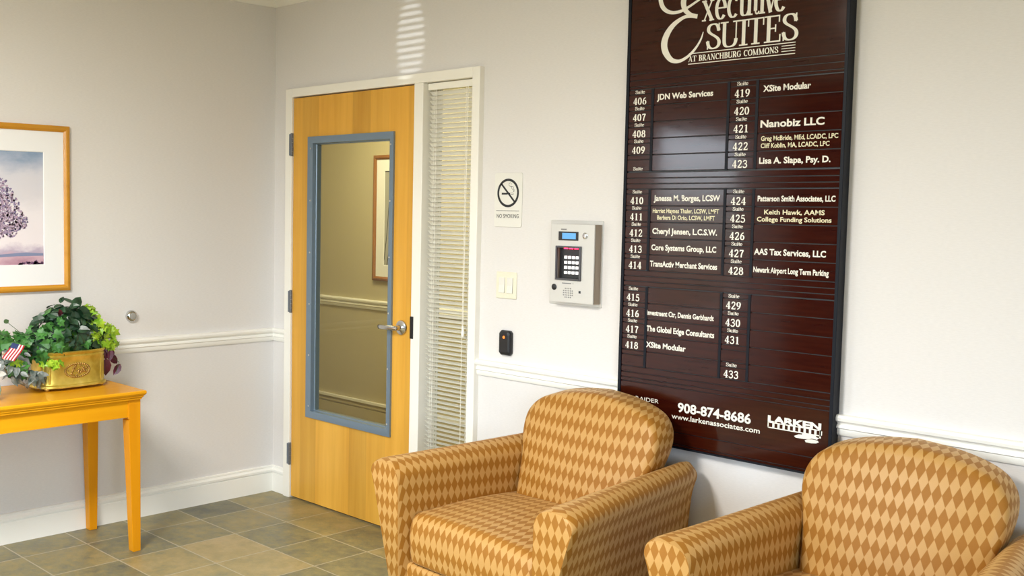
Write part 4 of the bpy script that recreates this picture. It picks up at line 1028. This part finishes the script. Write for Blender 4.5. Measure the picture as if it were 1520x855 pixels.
def seat_bm():
    prof = smooth_closed([(-.20, .27), (-.835, .265), (-.848, .37), (-.825, .447), (-.50, .462), (-.20, .445)], [.02, .02, .07, .07, .2, .03], 7)
    w = .318
    X = [-w, -w+.004, -w+.014, -w+.035]+[-w+.035+(2*w-.07)*i/12 for i in range(1, 12)]+[w-.035, w-.014, w-.004, w]
    def sh(x):
        d = w-abs(x); k = .06*(1-min(d/.035, 1))**2
        return k, .014*(1-(x/w)**2)
    return profile_loft(prof, X, sh)
def rail_bm():
    prof = smooth_closed([(-.20, .09), (-.835, .09), (-.835, .262), (-.20, .262)], [.01, .02, .02, .01], 4)
    return profile_loft(prof, [-.322, -.15, 0, .15, .322], lambda x: (0, 0))
def back_bm():
    """crowned, boxed back: outline in (x, s) where s runs up the recline; layered from rear to front"""
    bm = B(); uvl = uvset(bm)
    out = []
    hw0, hw1, top = .274, .322, .470
    n_ = 40
    # outline, from bottom right going up and round to bottom left
    half = [(hw0, 0), (hw0+.010, .10), (hw0+.024, .20), (hw1-.004, .28), (hw1-.002, .335), (hw1-.016, .376), (hw1-.050, .412), (hw1-.110, .438), (hw1-.20, .458), (0, .470)]
    def cr(pts, k=5):
        o = []
        for i in range(len(pts)-1):
            p0, p1, p2, p3 = pts[max(i-1, 0)], pts[i], pts[i+1], pts[min(i+2, len(pts)-1)]
            for j in range(k):
                t = j/k; o.append(tuple(.5*((2*p1[q])+(-p0[q]+p2[q])*t+(2*p0[q]-5*p1[q]+4*p2[q]-p3[q])*t*t+(-p0[q]+3*p1[q]-3*p2[q]+p3[q])*t**3) for q in (0, 1)))
        return o+[pts[-1]]
    hc = cr(half); outl = hc+[(-x, z) for x, z in hc[-2::-1]]
    # close along the bottom
    m = 10; outl += [(-hw0+2*hw0*i/m, 0) for i in range(1, m)]
    k = len(outl); al = arclen(outl+[outl[0]])
    cx, cz = 0, .22
    def place(x, s, d):
        # s along the recline, d = depth forward from the rear face
        y = -.070-.012-.14*(1-s/.47)**1.1*1.0 - d*(.93) ; z = .415+s*1.002 - d*.10
        return (x, y, z)
    nrm2 = []
    for i in range(k+1):
        a_, b_ = outl[(i-1) % k], outl[(i+1) % k]; tx_, tz_ = b_[0]-a_[0], b_[1]-a_[1]; L_ = math.hypot(tx_, tz_) or 1
        nrm2.append((tz_/L_, -tx_/L_))
    lay = [(.030, 0), (.008, .004), (0, .020), (0, .070), (.0, .105), (.003, .118), (.012, .128)]
    P, UV = [], []
    for ins, d in lay:
        r, u = [], []
        for i, (x, s_) in enumerate(outl+[outl[0]]):
            dx, dz = x-cx, s_-cz; L = math.hypot(dx, dz)
            r.append(place(x-dx/L*ins, s_-dz/L*ins, d))
            ex = (.128-d)+(.030-ins if d == 0 else 0)*0        # cloth wraps round from the front panel without a break
            nx_, nz_ = nrm2[i]; u.append((x-dx/L*.012+nx_*ex, s_-dz/L*.012+nz_*ex))
        P.append(r); UV.append(u)
    grid(bm, uvl, P, UV)
    # front face: shrink the outline towards the centre with a pillow bulge
    P, UV = [], []
    for q in (1.0, .93, .82, .68, .52, .36, .20, .08):
        r, u = [], []
        for i, (x, s_) in enumerate(outl+[outl[0]]):
            dx, dz = x-cx, s_-cz; L = math.hypot(dx, dz); ins = .012
            xx, ss = cx+(x-dx/L*ins-cx)*q, cz+(s_-dz/L*ins-cz)*q
            r.append(place(xx, ss, .128+.034*(1-q**2.6))); u.append((xx, ss))
        P.append(r); UV.append(u)
    V = grid(bm, uvl, P, UV)
    c = bm.verts.new(place(cx, cz, .128+.034))
    for i in range(k):
        f = bm.faces.new((V[-1][i], V[-1][i+1], c))
        for lp, uv_ in zip(f.loops, (UV[-1][i], UV[-1][i+1], (cx, cz))): lp[uvl].uv = uv_
    bmesh.ops.remove_doubles(bm, verts=bm.verts[:], dist=1e-5)
    be = [e_ for e_ in bm.edges if e_.is_boundary]
    r = bmesh.ops.edgeloop_fill(bm, edges=be)
    for f in r['faces']:
        for lp in f.loops: lp[uvl].uv = (lp.vert.co.x, lp.vert.co.z)
    return bm
def make_chair(loc, rz, label, group):
    t = empty('armchair', loc, rz); tag(t, label, 'armchair', group)
    for s in (-1, 1):
        link('arm', arm_bm(s), M_fab, t, smooth=60)
    link('seat_cushion', seat_bm(), M_fab, t, smooth=60)
    link('backrest', back_bm(), M_fab, t, smooth=50)
    link('front_rail', rail_bm(), M_fab, t, smooth=50)
    for sx_ in (-1, 1):
        for y in (-.80, -.14):
            bm = B(); loops(bm, [[(sx_*.275+a*q, y+b_*q, z) for a, b_ in ((-.022, -.022), (.022, -.022), (.022, .022), (-.022, .022))] for z, q in ((.0005, .75), (.078, 1.0))]); link('foot', bm, M_darkwood, t, bevel=0.002)
    return t
ch1 = make_chair((2.322, 0, 0), math.radians(-3.2), 'tan lozenge patterned armchair nearer the door, below the left side of the directory', 'lozenge patterned armchairs')
ch2 = ch1.copy(); C.objects.link(ch2); ch2.location = (3.456, 0, 0); ch2.rotation_euler = (0, 0, math.radians(1.2)); ch2.scale = (0.925, 1, 1)
ch2['label'] = 'tan lozenge patterned armchair at the right edge, beyond the right side of the directory'
for c in ch1.children:
    d = c.copy(); C.objects.link(d); d.parent = ch2
